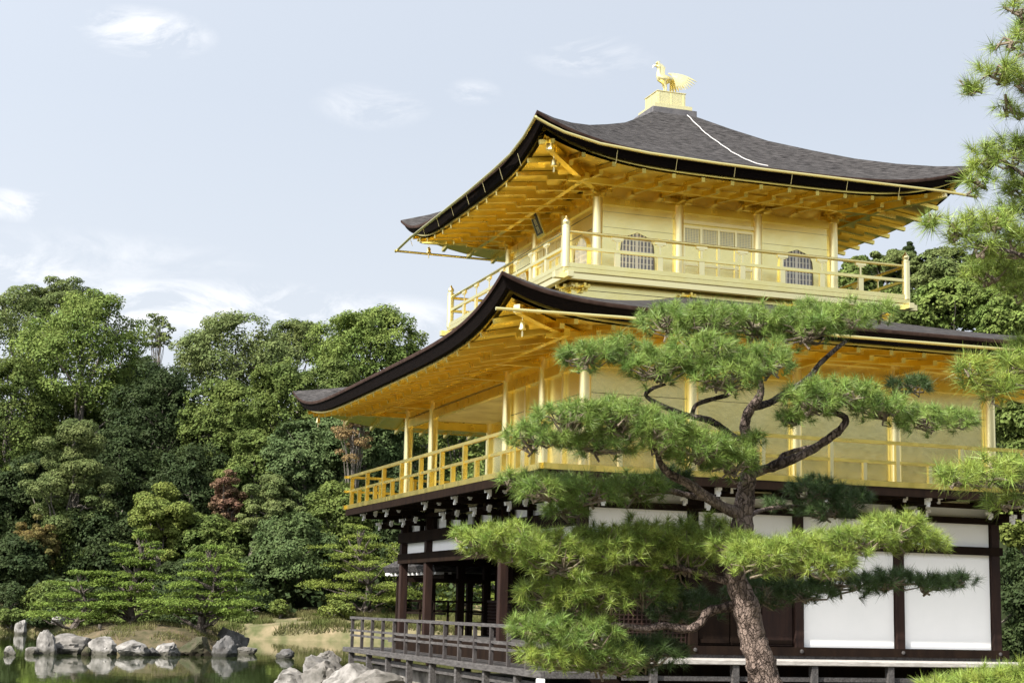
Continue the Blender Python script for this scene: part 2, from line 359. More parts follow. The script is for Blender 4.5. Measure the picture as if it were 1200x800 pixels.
fan('hillside', -75, 95, 150, np.concatenate([np.linspace(44, 100, 29), np.linspace(101, 118, 22), np.linspace(120, 200, 30)]), HILLM)
fan('far_shore_bank', -34, 32, 170, np.linspace(97.5, 111, 34), STRAW, .14)
# unseen rise added behind the viewer to darken reflections in the gold walls
tag(heightfield('added_east_rise', np.linspace(-150, 130, 60), np.linspace(-120, -52, 20), lambda x, y: -.4+max(0, min(19, (-54-y)*.7))+2.2*nz2(x, y, .09, 7)+1.2*nz2(x, y, .3, 2), HILLM))

# ------------------------------------------------------------------ pavilion
B = 2.12; BX, BY = 4*B, 5.5*B
pav = thing('golden_pavilion', 'three-storey gold pavilion with dark curved bark roofs over white plaster walls beside the pond', 'pavilion', (4.24, 5.83, .1))
XC, YC, H3, B3 = 4.179, 5.857, 2.748, 3.795

class Eave:
    """one roof: eave rectangle, height of the middle of each side, and of the hips, by inset w"""
    def __init__(s, x0, x1, y0, y1, mid, hip, p, thick, e_in, z_in, wmax):
        s.x0, s.x1, s.y0, s.y1, s.mid, s.hip, s.p, s.th, s.e_in, s.z_in, s.wmax = x0, x1, y0, y1, mid, hip, p, thick, e_in, z_in, wmax
    def xy(s, side, u, w):
        f = (u+1)/2
        if side == 0: return s.x0+w+(s.x1-s.x0-2*w)*f, s.y0+w
        if side == 1: return s.x1-w, s.y0+w+(s.y1-s.y0-2*w)*f
        if side == 2: return s.x1-w-(s.x1-s.x0-2*w)*f, s.y1-w
        return s.x0+w, s.y1-w-(s.y1-s.y0-2*w)*f
    def z(s, side, u, w):
        m_ = s.mid(side, w); return m_ + (s.hip(w)-m_)*abs(u)**s.p[side]
    def top(s, side, u, w): return (*s.xy(side, u, w), s.z(side, u, w))
    def edge(s, side, u, inset, drop): return (*s.xy(side, u, inset), s.z(side, u, 0)-drop)
    def soff(s, side, u, w, drop=0.):
        a = w/s.e_in; zm = s.mid(side, 0)-s.th-.10
        rise = (s.hip(0)-s.mid(side, 0))*abs(u)**s.p[side]
        return (*s.xy(side, u, w), zm + (s.z_in-zm)*a + rise*(1-a)**1.3 - drop)
    def ulen(s, side, w): return (s.x1-s.x0 if side in (0, 2) else s.y1-s.y0) - 2*w
US = np.sin(np.linspace(-1, 1, 57)*math.pi/2)
def make_roof(E, name, ws):
    rf = MB()
    for sd_ in range(4): rf.grid([[E.top(sd_, u, w) for u in US] for w in ws])
    ro = rf.build(name, BARK, pav, smooth=True)
    rim = MB(); blk = MB(); kb = MB(); so = MB()
    for sd_ in range(4):
        rim.grid([[E.edge(sd_, u, i, d) for u in US] for i, d in ((-.005, -.002), (-.012, .035), (.0, .065))])
        blk.grid([[E.edge(sd_, u, i, d) for u in US] for i, d in ((.012, .055), (.06, E.th*.6), (.11, E.th), (.32, E.th+.005))])
        kb.grid([[E.edge(sd_, u, i, d) for u in US] for i, d in ((.20, E.th-.03), (.20, E.th+.045), (.30, E.th+.05), (.30, E.th-.02))])
        so.grid([[E.soff(sd_, u, w) for u in US] for w in np.linspace(.26, E.e_in, 6)])
    rim.build('rim', EDGET, ro, smooth=True); blk.build('bark_edge', EDGE, ro, smooth=True)
    kb.build('eave_board', GOLD, ro, smooth=False); so.build('soffit', GOLD, ro, smooth=True)
    return ro
RAFT = [0]
stuff_r = MB()
def rafters(E, ro, sides, spacing, countable):
    for sd_ in sides:
        Lw = E.ulen(sd_, 0); n = int(Lw/spacing/2)
        for k in range(-n, n+1):
            c = k*spacing; room = Lw/2-abs(c)-.05
            for (w0, w1, drop, ww, hh) in ((.20, 1.05, .045, .075, .085), (.85, E.e_in, .125, .085, .10)):
                w1 = min(w1, room)
                if w1-w0 < .12: continue
                def pt(w): u = c/(E.ulen(sd_, w)/2); u = max(-1, min(1, u)); return E.soff(sd_, u, w, drop)
                mb = MB() if countable and RAFT[0] < 100 else stuff_r
                ws = (w0, (w0+w1)/2, w1)
                P = [np.array(pt(w)) for w in ws]
                mb.beam(P[0], P[1], ww, hh); mb.beam(P[1]-(P[1]-P[0])*.001, P[2], ww*.99, hh*.99)
                if mb is not stuff_r:
                    mb.build('rafter', GOLD, ro); RAFT[0] += 1
# --- lower roof
EL = 2.41
def mid_lo(side, w): return (6.66, 6.60, 6.43, 6.43)[side] + (.240*w + .006*w*w if side == 0 else .19*w + .008*w*w)
def hip_lo(w): return 7.06 + .015*w + .020*w*w
lo = Eave(-EL, BX+EL, -EL, BY+EL, mid_lo, hip_lo, (7.5, 6, 5.5, 5.5), .24, EL, 6.62, 5)
r_lo = make_roof(lo, 'lower_roof', np.linspace(0, 5, 11))
# --- upper roof
EU = 2.06; hu = H3+EU
hip_s = np.array([.5, 1.1, 1.7, 2.4, 3.05, 3.68, 4.27, 4.81]); hip_z = np.array([12.72, 12.33, 11.97, 11.65, 11.375, 11.17, 11.03, 10.96])
def hip_up(w): return float(np.interp(hu-w, hip_s, hip_z))
def mid_up(side, w):
    s_ = hu-w; return hip_up(w) - .57*max(0, (s_-.5)/4.31)**1.7
up = Eave(XC-hu, XC+hu, YC-hu, YC+hu, mid_up, hip_up, (4.2, 4.2, 4.2, 4.2), .22, EU, 10.32, hu-.5)
r_up = make_roof(up, 'upper_roof', hu-np.array([4.808, 4.5, 4.27, 3.9, 3.68, 3.35, 3.05, 2.7, 2.4, 2.05, 1.7, 1.4, 1.1, .8, .5]))
rafters(lo, r_lo, (3, 0), .66, True); rafters(up, r_up, (0, 3), .63, True)
rafters(lo, r_lo, (1, 2), .66, False); rafters(up, r_up, (1, 2), .63, False)
if stuff_r.v: tag(stuff_r.build('rafter_rows', GOLD, pav), kind='stuff')
def hip_rafter(E, ro, cx, cy, dx, dy):
    s0 = E.e_in-.05
    def P(w, drop):
        side, u = {(-1, -1): (0, -1), (1, -1): (0, 1), (-1, 1): (3, -1), (1, 1): (1, 1)}[(dx, dy)]
        return np.array(E.soff(side, u, w, drop))
    ws = (.46, .8, 1.3, s0); mb = MB(); pts = [P(w, .13) for w in ws]
    for a, b_ in zip(pts[:-1], pts[1:]): mb.beam(a, b_ + (b_-a)*.02, .13, .16)
    o = mb.build('hip_rafter', GOLD, ro)
    d = unit(pts[0]-pts[1])
    MB().beam(pts[0]-d*.03, pts[0]+d*.09, .125, .15).build('end_cap', GOLDB, o, bevel=.012)
    return pts
TIPS = {}
for E_, ro_, key in ((lo, r_lo, 'lo'), (up, r_up, 'up')):
    for dx, dy in ((-1, -1), (1, -1), (-1, 1), (1, 1)): TIPS[key, dx, dy] = hip_rafter(E_, ro_, 0, 0, dx, dy)
def gutter(pts, ro, hang=None):
    mb = MB(); mb.tube(pts, .030, 8); mb.sm = False
    o = mb.build('rain_gutter', GOLDP, ro, smooth=True)
    return o
y_g = YC-hu-.06
gutter([(x, y_g, z) for x, z in ((-.70, 10.80), (-.40, 10.68), (-.1, 10.58), (.63, 10.44), (1.66, 10.37), (3.1, 10.335), (4.2, 10.325), (6.2, 10.325), (8.2, 10.325), (9.0, 10.29))], r_up)
x_g = XC-hu-.06
gutter([(x_g, y, z) for y, z in ((.95, 10.80), (1.3, 10.68), (1.6, 10.58), (2.35, 10.44), (3.4, 10.38), (5.0, 10.33), (7.5, 10.30), (9.6, 10.28), (10.85, 10.21))], r_up)
gutter([(x, YC+hu+.06, 10.2) for x in (-.75, 3, 9)], r_up)
gutter([(-2.52, -EL-.06, 6.43), (-.4, -EL-.06, 6.46), (4.2, -EL-.06, 6.47), (11, -EL-.06, 6.5)], r_lo)
for x in (1.0, 2.25, 3.5, 4.75, 6.0, 7.2): MB().tube([(x, y_g+.02, 10.36), (x, y_g+.10, 10.12)], .007, 5).build('gutter_hanger', GOLDB, r_up)
for y in (2.0, 3.1, 4.2, 5.3, 6.4, 7.5, 8.6, 9.7): MB().tube([(x_g+.02, y, 10.36), (x_g+.10, y, 10.12)], .007, 5).build('gutter_hanger', GOLDB, r_up)
# lightning wire down the east slope
wire = MB(); pts = []
for i in range(25):
    f = i/24; w = (hu-.60)*(1-f)+.05*f; x = 4.45-.2*f + .012*math.sin(i*2.1)
    u = (x-XC)/max(.3, (hu-w)); p = np.array(up.top(0, max(-1, min(1, u)), w)); pts.append(p+np.array([0, 0, .035]))
wire.tube(pts, .011, 6); wire.build('lightning_wire', mat('wire_metal', (.42, .41, .40), .5), r_up)
# roof-top base
rb = MB(); rb.box((XC-.54, YC-.54, 12.64), (XC+.54, YC+.54, 12.83)); rbo = rb.build('ridge_box', BRONZE, r_up, bevel=.01)
s1 = MB(); s1.box((XC-.46, YC-.46, 12.833), (XC+.46, YC+.46, 12.94)); s1.box((XC-.345, YC-.345, 12.943), (XC+.345, YC+.345, 13.25)); s1.box((XC-.36, YC-.36, 13.253), (XC+.36, YC+.36, 13.275))
for dx in (-1, 0, 1):
    s1.box((XC+dx*.30-.02, YC-.353, 12.95), (XC+dx*.30+.02, YC-.346, 13.248)); s1.box((XC-.353, YC+dx*.30-.02, 12.95), (XC-.346, YC+dx*.30+.02, 13.248))
s1.build('gilt_pedestal', CREAM, r_up, bevel=.006)

# --- third storey
wl = MB(); wl.box((XC-H3+.06, YC-H3+.06, 7.7), (XC+H3-.06, YC+H3-.06, 10.5)); w3 = wl.build('upper_storey_wall', GOLDP, pav)
seam = MB()
for z in (9.40, 9.72):
    seam.box((XC-H3+.05, YC-H3+.052, z), (XC+H3-.05, YC-H3+.075, z+.0025)); seam.box((XC-H3+.052, YC-H3+.05, z), (XC-H3+.075, YC+H3-.05, z+.006))
seam.build('board_seam', REDW, w3)
def columns(pts, half, z0, z1, m, parent, rnd=True):
    for x, y in pts:
        mb = MB()
        if rnd: mb.cyl((x, y), half, z0, z1, 16)
        else: mb.box((x-half, y-half, z0), (x+half, y+half, z1))
        mb.build('column', m, parent, bevel=0 if rnd else .012)
c3 = []
for i in range(4):
    for j in range(4):
        if i in (0, 3) or j in (0, 3): c3.append((XC-H3+.04+(2*H3-.08)*i/3, YC-H3+.04+(2*H3-.08)*j/3))
columns(c3, .105, 8.1, 10.0, GOLDB, w3)
fr = MB()
for z0, z1 in ((9.86, 10.02), (8.24, 8.36)):
    a = H3-.01
    fr.box((XC-a, YC-a, z0), (XC+a, YC-a+.09, z1)); fr.box((XC-a, YC+a-.09, z0), (XC+a, YC+a, z1))
    fr.box((XC-a, YC-a+.09, z0+.003), (XC-a+.09, YC+a-.09, z1-.003)); fr.box((XC+a-.09, YC-a+.09, z0+.003), (XC+a, YC+a-.09, z1-.003))
fr.build('tie_beam', GOLD, w3)
def bracket_cluster(x, y, dx, dy, z, parent, m, s=1., ends=None):
    """block and arms over a column, stepping out in direction (dx,dy)"""
    mb = MB(); n = np.array([dx, dy, 0.]); n = n/np.linalg.norm(n); t_ = np.array([-n[1], n[0], 0])
    c = np.array([x, y, z])
    mb.cbox(c+(0, 0, .05*s), (.24*s, .24*s, .10*s))
    for k, (outd, zz) in enumerate(((.34, .14), (.62, .26))):
        a = c - n*.05*s + (0, 0, zz*s); e_ = c + n*outd*s + (0, 0, zz*s)
        mb.beam(a, e_, .09*s, .10*s)
        lat = .36*s
        q = c + n*(outd-.34)*s + (0, 0, (zz+.004)*s)
        mb.beam(q-t_*lat, q+t_*lat, .085*s, .096*s)
        for q2 in (q-t_*lat*.85, q+t_*lat*.85, e_-n*.06*s): mb.cbox(q2+np.array([0, 0, .083*s]), (.12*s, .12*s, .07*s))
    return mb.build('bracket', m, parent)
for x, y in c3:
    dx = -1 if x < XC-H3+.1 else (1 if x > XC+H3-.1 else 0); dy = -1 if y < YC-H3+.1 else (1 if y > YC+H3-.1 else 0)
    bracket_cluster(x, y, dx, dy, 9.98, w3, GOLD, .85)
pur = MB(); a = H3+.55
for p, q in (((XC-a-.3, YC-a), (XC+a+.3, YC-a)), ((XC-a, YC-a-.3), (XC-a, YC+a+.3)), ((XC-a-.3, YC+a), (XC+a+.3, YC+a)), ((XC+a, YC-a-.3), (XC+a, YC+a+.3))):
    pur.beam((*p, 10.16 if p[1] == q[1] else 10.163), (*q, 10.16 if p[1] == q[1] else 10.163), .10, .12)
pur.build('purlin', GOLD, w3)
# bell-shaped windows
KAT = [(.39, 0), (.385, .25), (.375, .5), (.36, .61), (.32, .69), (.26, .745), (.19, .785), (.10, .815), (.05, .835), (0, .85)]
KAT = KAT + [(-x, z) for x, z in KAT[-2::-1]]
def kato(cx, z0, face):
    """face 'E' on the plane y, 'S' on the plane x"""
    ax, pl = ('y', YC-H3+.06) if face == 'E' else ('x', XC-H3+.06)
    P = [(cx+x, z0+z) for x, z in KAT]
    o = MB().prism(P, ax, pl-.004, pl+.02).build('bell_window', LATT, w3)
    fr = MB(); Q = [(cx+x*1.09, z0+z*1.045 - (0 if z else .0)) for x, z in KAT]
    n = len(P)
    for i in range(n-1):
        fr.prism([P[i], P[i+1], Q[i+1], Q[i]], ax, pl-.05, pl+.01)
    fr.prism([(cx-.46, z0-.06), (cx+.46, z0-.06), (cx+.46, z0), (cx-.46, z0)], ax, pl-.06, pl+.01)
    fr.build('frame', GOLDP, o)
    br = MB()
    def top_at(x): return z0+float(np.interp(abs(x), [0, .05, .10, .19, .26, .32, .36, .375, .39], [.85, .835, .815, .785, .745, .69, .61, .5, .0]))
    for k in range(-4, 5):
        x = k*.078; wd = .030 if k == 0 else .014
        br.prism([(cx+x-wd, z0), (cx+x+wd, z0), (cx+x+wd, top_at(x)), (cx+x-wd, top_at(x))], ax, pl-.024, pl-.006)
    for z in (.10, .22, .34, .46, .58, .69):
        hw = .36 if z < .5 else (.34 if z < .6 else .31)
        br.prism([(cx-hw, z0+z-.007), (cx+hw, z0+z-.007), (cx+hw, z0+z+.007), (cx-hw, z0+z+.007)], ax, pl-.0215, pl-.007)
    br.build('lattice', LATTB, o)
for dxx in (-1, 1):
    kato(XC+dxx*2*H3/3-.0, 8.48, 'E'); kato(YC+dxx*2*H3/3, 8.48, 'S')
def panel_door(face, c):
    ax, pl = ('y', YC-H3+.06) if face == 'E' else ('x', XC-H3+.06)
    d = MB(); d.prism([(c-.80, 8.36), (c+.80, 8.36), (c+.80, 9.60), (c-.80, 9.60)], ax, pl-.025, pl+.01); o = d.build('panel_door', GOLDP, w3)
    st = MB()
    for x in (-.80, -.40, 0, .40, .80): st.prism([(c+x-.028, 8.365), (c+x+.028, 8.365), (c+x+.028, 9.595), (c+x-.028, 9.595)], ax, pl-.055, pl-.02)
    for z in (8.38, 8.78, 9.20, 9.57): st.prism([(c-.8, z-.022), (c+.8, z-.022), (c+.8, z+.022), (c-.8, z+.022)], ax, pl-.048, pl-.022)
    for x in (-.92, .92): st.prism([(c+x-.04, 8.36), (c+x+.04, 8.36), (c+x+.04, 9.70), (c+x-.04, 9.70)], ax, pl-.06, pl+.01)
    for z in (9.64,): st.prism([(c-1.0, z), (c+1.0, z), (c+1.0, z+.07), (c-1.0, z+.07)], ax, pl-.065, pl+.01)
    for x in (-.92, .92):
        st.prism([(c+x-.09, 9.70), (c+x+.09, 9.70), (c+x+.09, 9.78), (c+x-.09, 9.78)], ax, pl-.075, pl+.01)
    st.build('stile', GOLDB, o)
    la = MB()
    for x in (-.6, -.2, .2, .6): la.prism([(c+x-.165, 9.23), (c+x+.165, 9.23), (c+x+.165, 9.54), (c+x-.165, 9.54)], ax, pl-.034, pl-.026)
    lo_ = la.build('lattice_panel', PAPER, o)
    lb = MB()
    for x in (-.6, -.2, .2, .6):
        for k in range(-4, 5): lb.prism([(c+x+k*.036-.005, 9.23), (c+x+k*.036+.005, 9.23), (c+x+k*.036+.005, 9.54), (c+x+k*.036-.005, 9.54)], ax, pl-.042, pl-.0345)
        for k in range(1, 9): lb.prism([(c+x-.163, 9.23+k*.034-.004), (c+x+.163, 9.23+k*.034-.004), (c+x+.163, 9.23+k*.034+.004), (c+x-.163, 9.23+k*.034+.004)], ax, pl-.0405, pl-.035)
    lb.build('lattice', GOLDB, o)
panel_door('E', XC); panel_door('S', YC)
# name plaque under the south eave
pq = MB(); pq.beam((XC-H3-.40, YC+.0, 10.33), (XC-H3-.16, YC+.0, 9.72), .46, .05); 
pqo = pq.build('name_plaque', GOLD, w3, bevel=.008)
pb = MB(); v_ = unit(np.array([.24, 0, -.61])); nrm = unit(np.array([-.61, 0, -.24])); ctr = np.array([XC-H3-.28, YC, 10.025])
pb.beam(ctr - v_*.27 + nrm*.028, ctr + v_*.27 + nrm*.028, .34, .012)
pbo = pb.build('board', PLAQ, pqo)
for k, ch in enumerate('\u7a76\u7adf\u9802'):
    cu = bpy.data.curves.new('plaque_lettering', 'FONT'); cu.body = ch; cu.size = .17; cu.align_x = 'CENTER'; cu.align_y = 'CENTER'; cu.extrude = .003
    tmp_ = bpy.data.objects.new('tmp', cu); COL.objects.link(tmp_); bpy.context.view_layer.update(); me_ = bpy.data.meshes.new_from_object(tmp_.evaluated_get(bpy.context.evaluated_depsgraph_get())); bpy.data.objects.remove(tmp_); to = link('plaque_lettering', me_, GOLDB, pbo)
    pos = ctr + v_*(-.17+.17*k) + nrm*.038 - ORG[pbo.name]
    X_, Y_ = Vector((0, -1, 0)), Vector(-v_); M_ = Matrix((X_, Y_, X_.cross(Y_))).transposed().to_4x4(); M_.translation = Vector(pos); to.matrix_basis = M_
# --- third-storey balcony
fl = MB(); fl.box((XC-B3-.06, YC-B3-.06, 8.14), (XC+B3+.06, YC+B3+.06, 8.235)); bal3 = fl.build('upper_balcony', GOLDP, pav, bevel=.01)
sk = MB(); a = 3.58; sk.box((XC-a, YC-a, 7.2), (XC+a, YC+a, 8.02)); sk.build('skirt', GOLDP, bal3)
bb = MB()
a = B3-.02
bb.beam((XC-a-.26, YC-a, 8.075), (XC+a+.26, YC-a, 8.075), .13, .125); bb.beam((XC-a-.26, YC+a, 8.075), (XC+a+.26, YC+a, 8.075), .13, .125)
bb.beam((XC-a, YC-a-.26, 8.073), (XC-a, YC+a+.26, 8.073), .13, .12); bb.beam((XC+a, YC-a-.26, 8.073), (XC+a, YC+a+.26, 8.073), .13, .12)
bb.build('edge_beam', GOLDB, bal3, bevel=.008)
lnm = MB(); 
for z in (7.86,): lnm.box((XC-3.59, YC-3.59, z), (XC+3.59, YC-3.57, z+.008)); lnm.box((XC-3.59, YC-3.57, z), (XC-3.57, YC+3.59, z+.008))
lnm.build('skirt_seam', REDW, bal3)
for k in range(4):
    for face in 'ES':
        f = -3.4+6.8*k/3
        x, y, dx, dy = (XC+f, YC-3.58, 0, -1) if face == 'E' else (XC-3.58, YC+f, -1, 0)
        bracket_cluster(x, y, dx, dy, 7.80, bal3, GOLD, .42)
rl = MB()
a = B3
for (p, q) in (((-1, -1), (1, -1)), ((-1, -1), (-1, 1)), ((-1, 1), (1, 1)), ((1, -1), (1, 1))):
    P0 = np.array([XC+p[0]*a, YC+p[1]*a, 0.]); P1 = np.array([XC+q[0]*a, YC+q[1]*a, 0.])
    rl.beam(P0+(0, 0, 8.285), P1+(0, 0, 8.285), .11, .09); rl.beam(P0+(0, 0, 8.634), P1+(0, 0, 8.634), .07, .06)
    rl.tube([P0+(0, 0, 8.944), P1+(0, 0, 8.944)], .034, 10)
rail3 = rl.build('balcony_railing', GOLDP, bal3, smooth=False)
for sx in (-1, 1):
    for sy in (-1, 1):
        x, y = XC+sx*a, YC+sy*a
        MB().lathe((x, y), [(.082, 8.236), (.082, 9.02), (.088, 9.025), (.088, 9.05), (.06, 9.055), (.056, 9.08), (.075, 9.12), (.070, 9.16), (.035, 9.20), (.012, 9.25)], 16).build('newel_post', GOLDB, rail3)
for side in range(4):
    for k in range(-3, 4):
        f = .905*k
        x, y = ((XC+f, YC-a), (XC-a, YC+f), (XC+f, YC+a), (XC+a, YC+f))[side]
        ex = side in (0, 2)
        mb = MB(); wx, wy = (.115, .05) if ex else (.05, .115)
        mb.cbox((x, y, 8.466), (wx, wy, .27)); mb.cbox((x, y, 8.75), (wx*.32, wy*.32, .18))
        lx, ly = (.24, .055) if ex else (.055, .24)
        mb.cbox((x, y, 8.885), (lx, ly, .05)); mb.cbox((x, y, 8.845), (lx*.55, ly*.55, .032))
        mb.build('baluster', GOLDB, rail3)
# --- second storey
m2 = MB(); m2.box((2.12, .06, 4.05), (BX-.06, BY-.06, 7.0)); m2.box((.06, .063, 4.05), (2.13, 4.24, 6.98)); w2 = m2.build('middle_storey_wall', GOLDP, pav)
sm = MB()
for z in (4.95, 5.55): sm.box((.1, .052, z), (BX-.1, .07, z+.006)); sm.box((.052, .1, z), (.07, 4.2, z+.006))
sm.build('board_seam', REDW, w2)
cols2 = [(k*B, 0) for k in range(5)] + [(0, t_*B) for t_ in (1, 2, 4.5, 5.5)] + [(BX, t_*B) for t_ in (1.5, 3, 4, 5.5)] + [(2.12, BY), (4.24, BY), (6.36, BY), (2.12, 4.5*B), (2.12, 2*B)]
columns([(x+(.02 if x == 0 else 0), y+(.02 if y == 0 else 0)) for x, y in cols2], .11, 4.05, 6.45, GOLDB, w2)
ml = MB()
for y in (.53*B, 1.5*B): ml.box((.01, y-.045, 4.1), (.07, y+.045, 6.2))
ml.build('mullion', GOLDB, w2)
fr = MB()
for z0, z1 in ((6.02, 6.22), (5.62, 5.70)):
    if z0 > 6: fr.box((-.03, -.03, z0), (BX+.03, .075, z1)); fr.box((-.03, .075, z0+.003), (.075, BY-.03, z1-.003)); fr.box((-.03, BY-.03, z0), (BX+.03, BY+.06, z1))
fr.box((-.02, -.02, 6.40), (BX, .06, 6.56)); fr.box((-.02, .06, 6.403), (.06, BY, 6.557)); fr.box((-.02, BY, 6.40), (BX, BY+.06, 6.56))
fr.build('lintel', GOLD, w2)
ce = MB(); ce.box((.08, 4.26, 6.235), (2.11, BY-.03, 6.27)); ce.build('veranda_ceiling', mat('faded_ceiling', (.62, .55, .36), .6, var=(.42, .35, .20), scale=1.5), w2)
vb = MB(); vb.box((.0, 4.24, 6.275), (2.13, BY, 6.95)); vb.build('lintel_wall', GOLD, w2)
pur = MB(); a = .75
for p, q in (((-a-.3, -a), (BX+a+.3, -a)), ((-a, -a-.3), (-a, BY+a+.3)), ((-a-.3, BY+a), (BX+a+.3, BY+a))):
    pur.beam((*p, 6.40 if p[1] == q[1] else 6.403), (*q, 6.40 if p[1] == q[1] else 6.403), .11, .13)
pur.build('purlin', GOLD, w2)
for x, y in [(k*B, 0) for k in range(5)] + [(0, t_*B) for t_ in (1, 2, 4.5, 5.5)]:
    bm_ = MB(); dx, dy = (0, -1) if y == 0 and x > 0 else ((-1, 0) if y > 0 else (-.7, -.7))
    bm_.beam((x, y, 6.31), (x+dx*.95, y+dy*.95, 6.31), .09, .11); bm_.build('bracket', GOLD, w2)
O2 = 1.157
def soff_rail(): pass
fl = MB(); fl.box((-O2+.05, -O2+.05, 3.985), (BX+O2-.05, BY+O2-.05, 4.045)); bal2 = fl.build('gold_balcony', GOLDP, pav)
eb = MB()
for (p, q) in (((-O2, -O2), (BX+O2, -O2)), ((-O2, -O2), (-O2, BY+O2)), ((-O2, BY+O2), (BX+O2, BY+O2)), ((BX+O2, -O2), (BX+O2, BY+O2))):
    dz = 0 if p[1] == q[1] else .002
    eb.beam((*p, 3.955+dz), (*q, 3.955+dz), .12, .15)
eb.build('edge_beam', DARK, bal2)
rl = MB()
for (p, q) in (((-O2, -O2), (BX+O2, -O2)), ((-O2, -O2), (-O2, BY+O2)), ((-O2, BY+O2), (BX+O2, BY+O2)), ((BX+O2, -O2), (BX+O2, BY+O2))):
    P0, P1 = np.array([*p, 0.]), np.array([*q, 0.]); d = unit(P1-P0)*.12; dz = 0 if p[1] == q[1] else .004
    rl.beam(P0-d+(0, 0, 4.085+dz), P1+d+(0, 0, 4.085+dz), .12, .10); rl.beam(P0-d+(0, 0, 4.478+dz), P1+d+(0, 0, 4.478+dz), .06, .055)
    rl.beam(P0-d+(0, 0, 4.835+dz), P1+d+(0, 0, 4.835+dz), .075, .06)
rail2 = rl.build('balcony_railing', GOLD, bal2)
def post(x, y, z0, z1, w, m, parent): MB().box((x-w/2, y-w/2, z0), (x+w/2, y+w/2, z1)).build('post', m, parent)
k = 0; y = 12.467
while y > -1.0:
    post(-O2, y, 4.136, 4.80 if k % 2 == 0 else 4.452, .085, GOLD, rail2); y -= .765; k += 1
for k, x in enumerate(np.arange(-O2+.003, BX+O2, .68)): post(x, -O2, 4.136, 4.80 if k % 2 == 0 else 4.452, .07, GOLDB, rail2)
for x in np.arange(-O2+.8, 3, .9): post(x, BY+O2, 4.136, 4.80, .07, GOLD, rail2)
# --- ground storey
Z1 = 1.05
g0 = MB(); g0.box((-.12, -.12, .86), (BX+.12, BY+.12, Z1)); w1 = g0.build('ground_storey', GREYW, pav)
core = MB(); core.box((2.30, 2.30, Z1), (BX-.1, BY-.1, 3.95)); core.build('inner_wall', DARK, w1)
cols1 = [(k*B, 0) for k in range(5)] + [(0, t_*B) for t_ in (2, 4.5, 5.5)] + [(1.45, BY), (2.12, BY), (2.12, 2.12), (2.12, 4.24), (2.12, 6.36), (2.12, 9.54), (BX, BY)]
for x, y in cols1:
    mb = MB(); mb.box((x-.09, y-.09, Z1), (x+.09, y+.09, 3.95)); mb.build('column', REDW if (x == 0 or (y == 0 and x > 3)) else DARK, w1, bevel=.012)
sill = MB(); sill.box((-.14, -.15, 1.0), (BX+.20, -.108, 1.15)); sill.box((-.1, -.107, 1.05), (BX+.1, .10, 1.145)); so_ = sill.build('ground_sill', DARK, w1)
for x in np.arange(0, 5)*B:
    nb = MB(); nb.tube([(x, -.15, 1.08), (x, -.165, 1.08), (x, -.175, 1.08)], [.036, .034, .012], 12); nb.build('nail_cover', GREYW, so_)
for x0, x1, z0, z1, nm in ((2*B, 3*B, 1.15, 2.93, 'plaster_panel'), (3*B, 4*B, 1.15, 2.93, 'plaster_panel')) + tuple((k*B, (k+1)*B, 3.08, 3.515, 'upper_plaster_panel') for k in range(4)) + tuple((k*B, (k+1)*B, 3.63, 3.93, 'frieze_panel') for k in range(4)):
    MB().box((x0+.107, -.012, z0+.002), (x1-.107, .06, z1-.002)).build(nm, WHITE, w1)
bs = MB()
for z0, z1, dd in ((2.93, 3.08, .0), (3.515, 3.63, .004)):
    bs.box((-.14, -.128-dd, z0), (BX+.13, .10, z1))
bs.box((-.3, -.20, 3.80), (BX+.3, -.06, 3.885))
bs.build('tie_beam', DARK, w1)
# south-side beams with pale strips between
bs = MB(); bs.box((-.128, .11, 3.21), (.10, BY+.12, 3.45)); bs.box((-.124, .11, 2.72), (.10, BY+.12, 2.95)); bs.box((-.2, .11, 3.72), (-.06, BY+.3, 3.80))
bs.box((.11, BY-.10, 2.30), (2.01, BY+.10, 2.40)); bs.box((.11, BY-.10, 2.72), (2.01, BY+.10, 3.45))
bs.build('tie_beam', DARK, w1)
for y0, y1 in ((0, 2*B), (2*B, 3*B), (3*B, 4.5*B), (4.5*B, 5.5*B)):
    for z0, z1 in ((2.955, 3.205), (3.455, 3.70)):
        MB().box((.055, y0+.11, z0), (.09, y1-.11, z1)).build('plaster_strip', WHITE, w1)
st = MB()
for y in np.arange(.53, BY, 1.06): st.box((-.07, y-.05, 3.452), (.02, y+.05, 3.715))
st.build('strut', DARK, w1)
sc_ = MB(); sc_.box((.11, .11, 3.46), (2.2, BY-.1, 3.50)); sc_.build('veranda_ceiling', DARK, w1)
# east bays: lattice, doors
def lattice(p0, p1, z0, z1):
    p0, p1 = np.array([*p0, 0.]), np.array([*p1, 0.]); mid = (z0+z1)/2
    o = MB().beam(p0+(0, 0, mid), p1+(0, 0, mid), .02, z1-z0-.01).build('lattice_shutter', DARK, w1)
    gb = MB(); d = p1-p0; Ln = np.linalg.norm(d); d = d/Ln; nrm = np.array([d[1], -d[0], 0])
    if nrm[0]+nrm[1] > 0: nrm = -nrm
    for k in range(int(Ln/.085)+1): q = p0+d*k*.085+nrm*.021; gb.beam(q+(0, 0, z0+.02), q+(0, 0, z1-.02), .022, .022)
    for z in np.arange(z0+.05, z1, .075): gb.beam(p0+nrm*.023+(0, 0, z), p1+nrm*.023+(0, 0, z), .02, .022)
    gb.beam(p0+nrm*.02+(0, 0, z1), p1+nrm*.02+(0, 0, z1), .06, .05)
    gb.build('lattice', REDW, o)
lattice((.12, 0.0), (2.0, 0.0), 1.16, 1.90)
lattice((2.14, 4.3), (2.14, 11.5), 1.06, 1.88); lattice((2.14, 2.2), (2.14, 4.2), 1.06, 1.88)
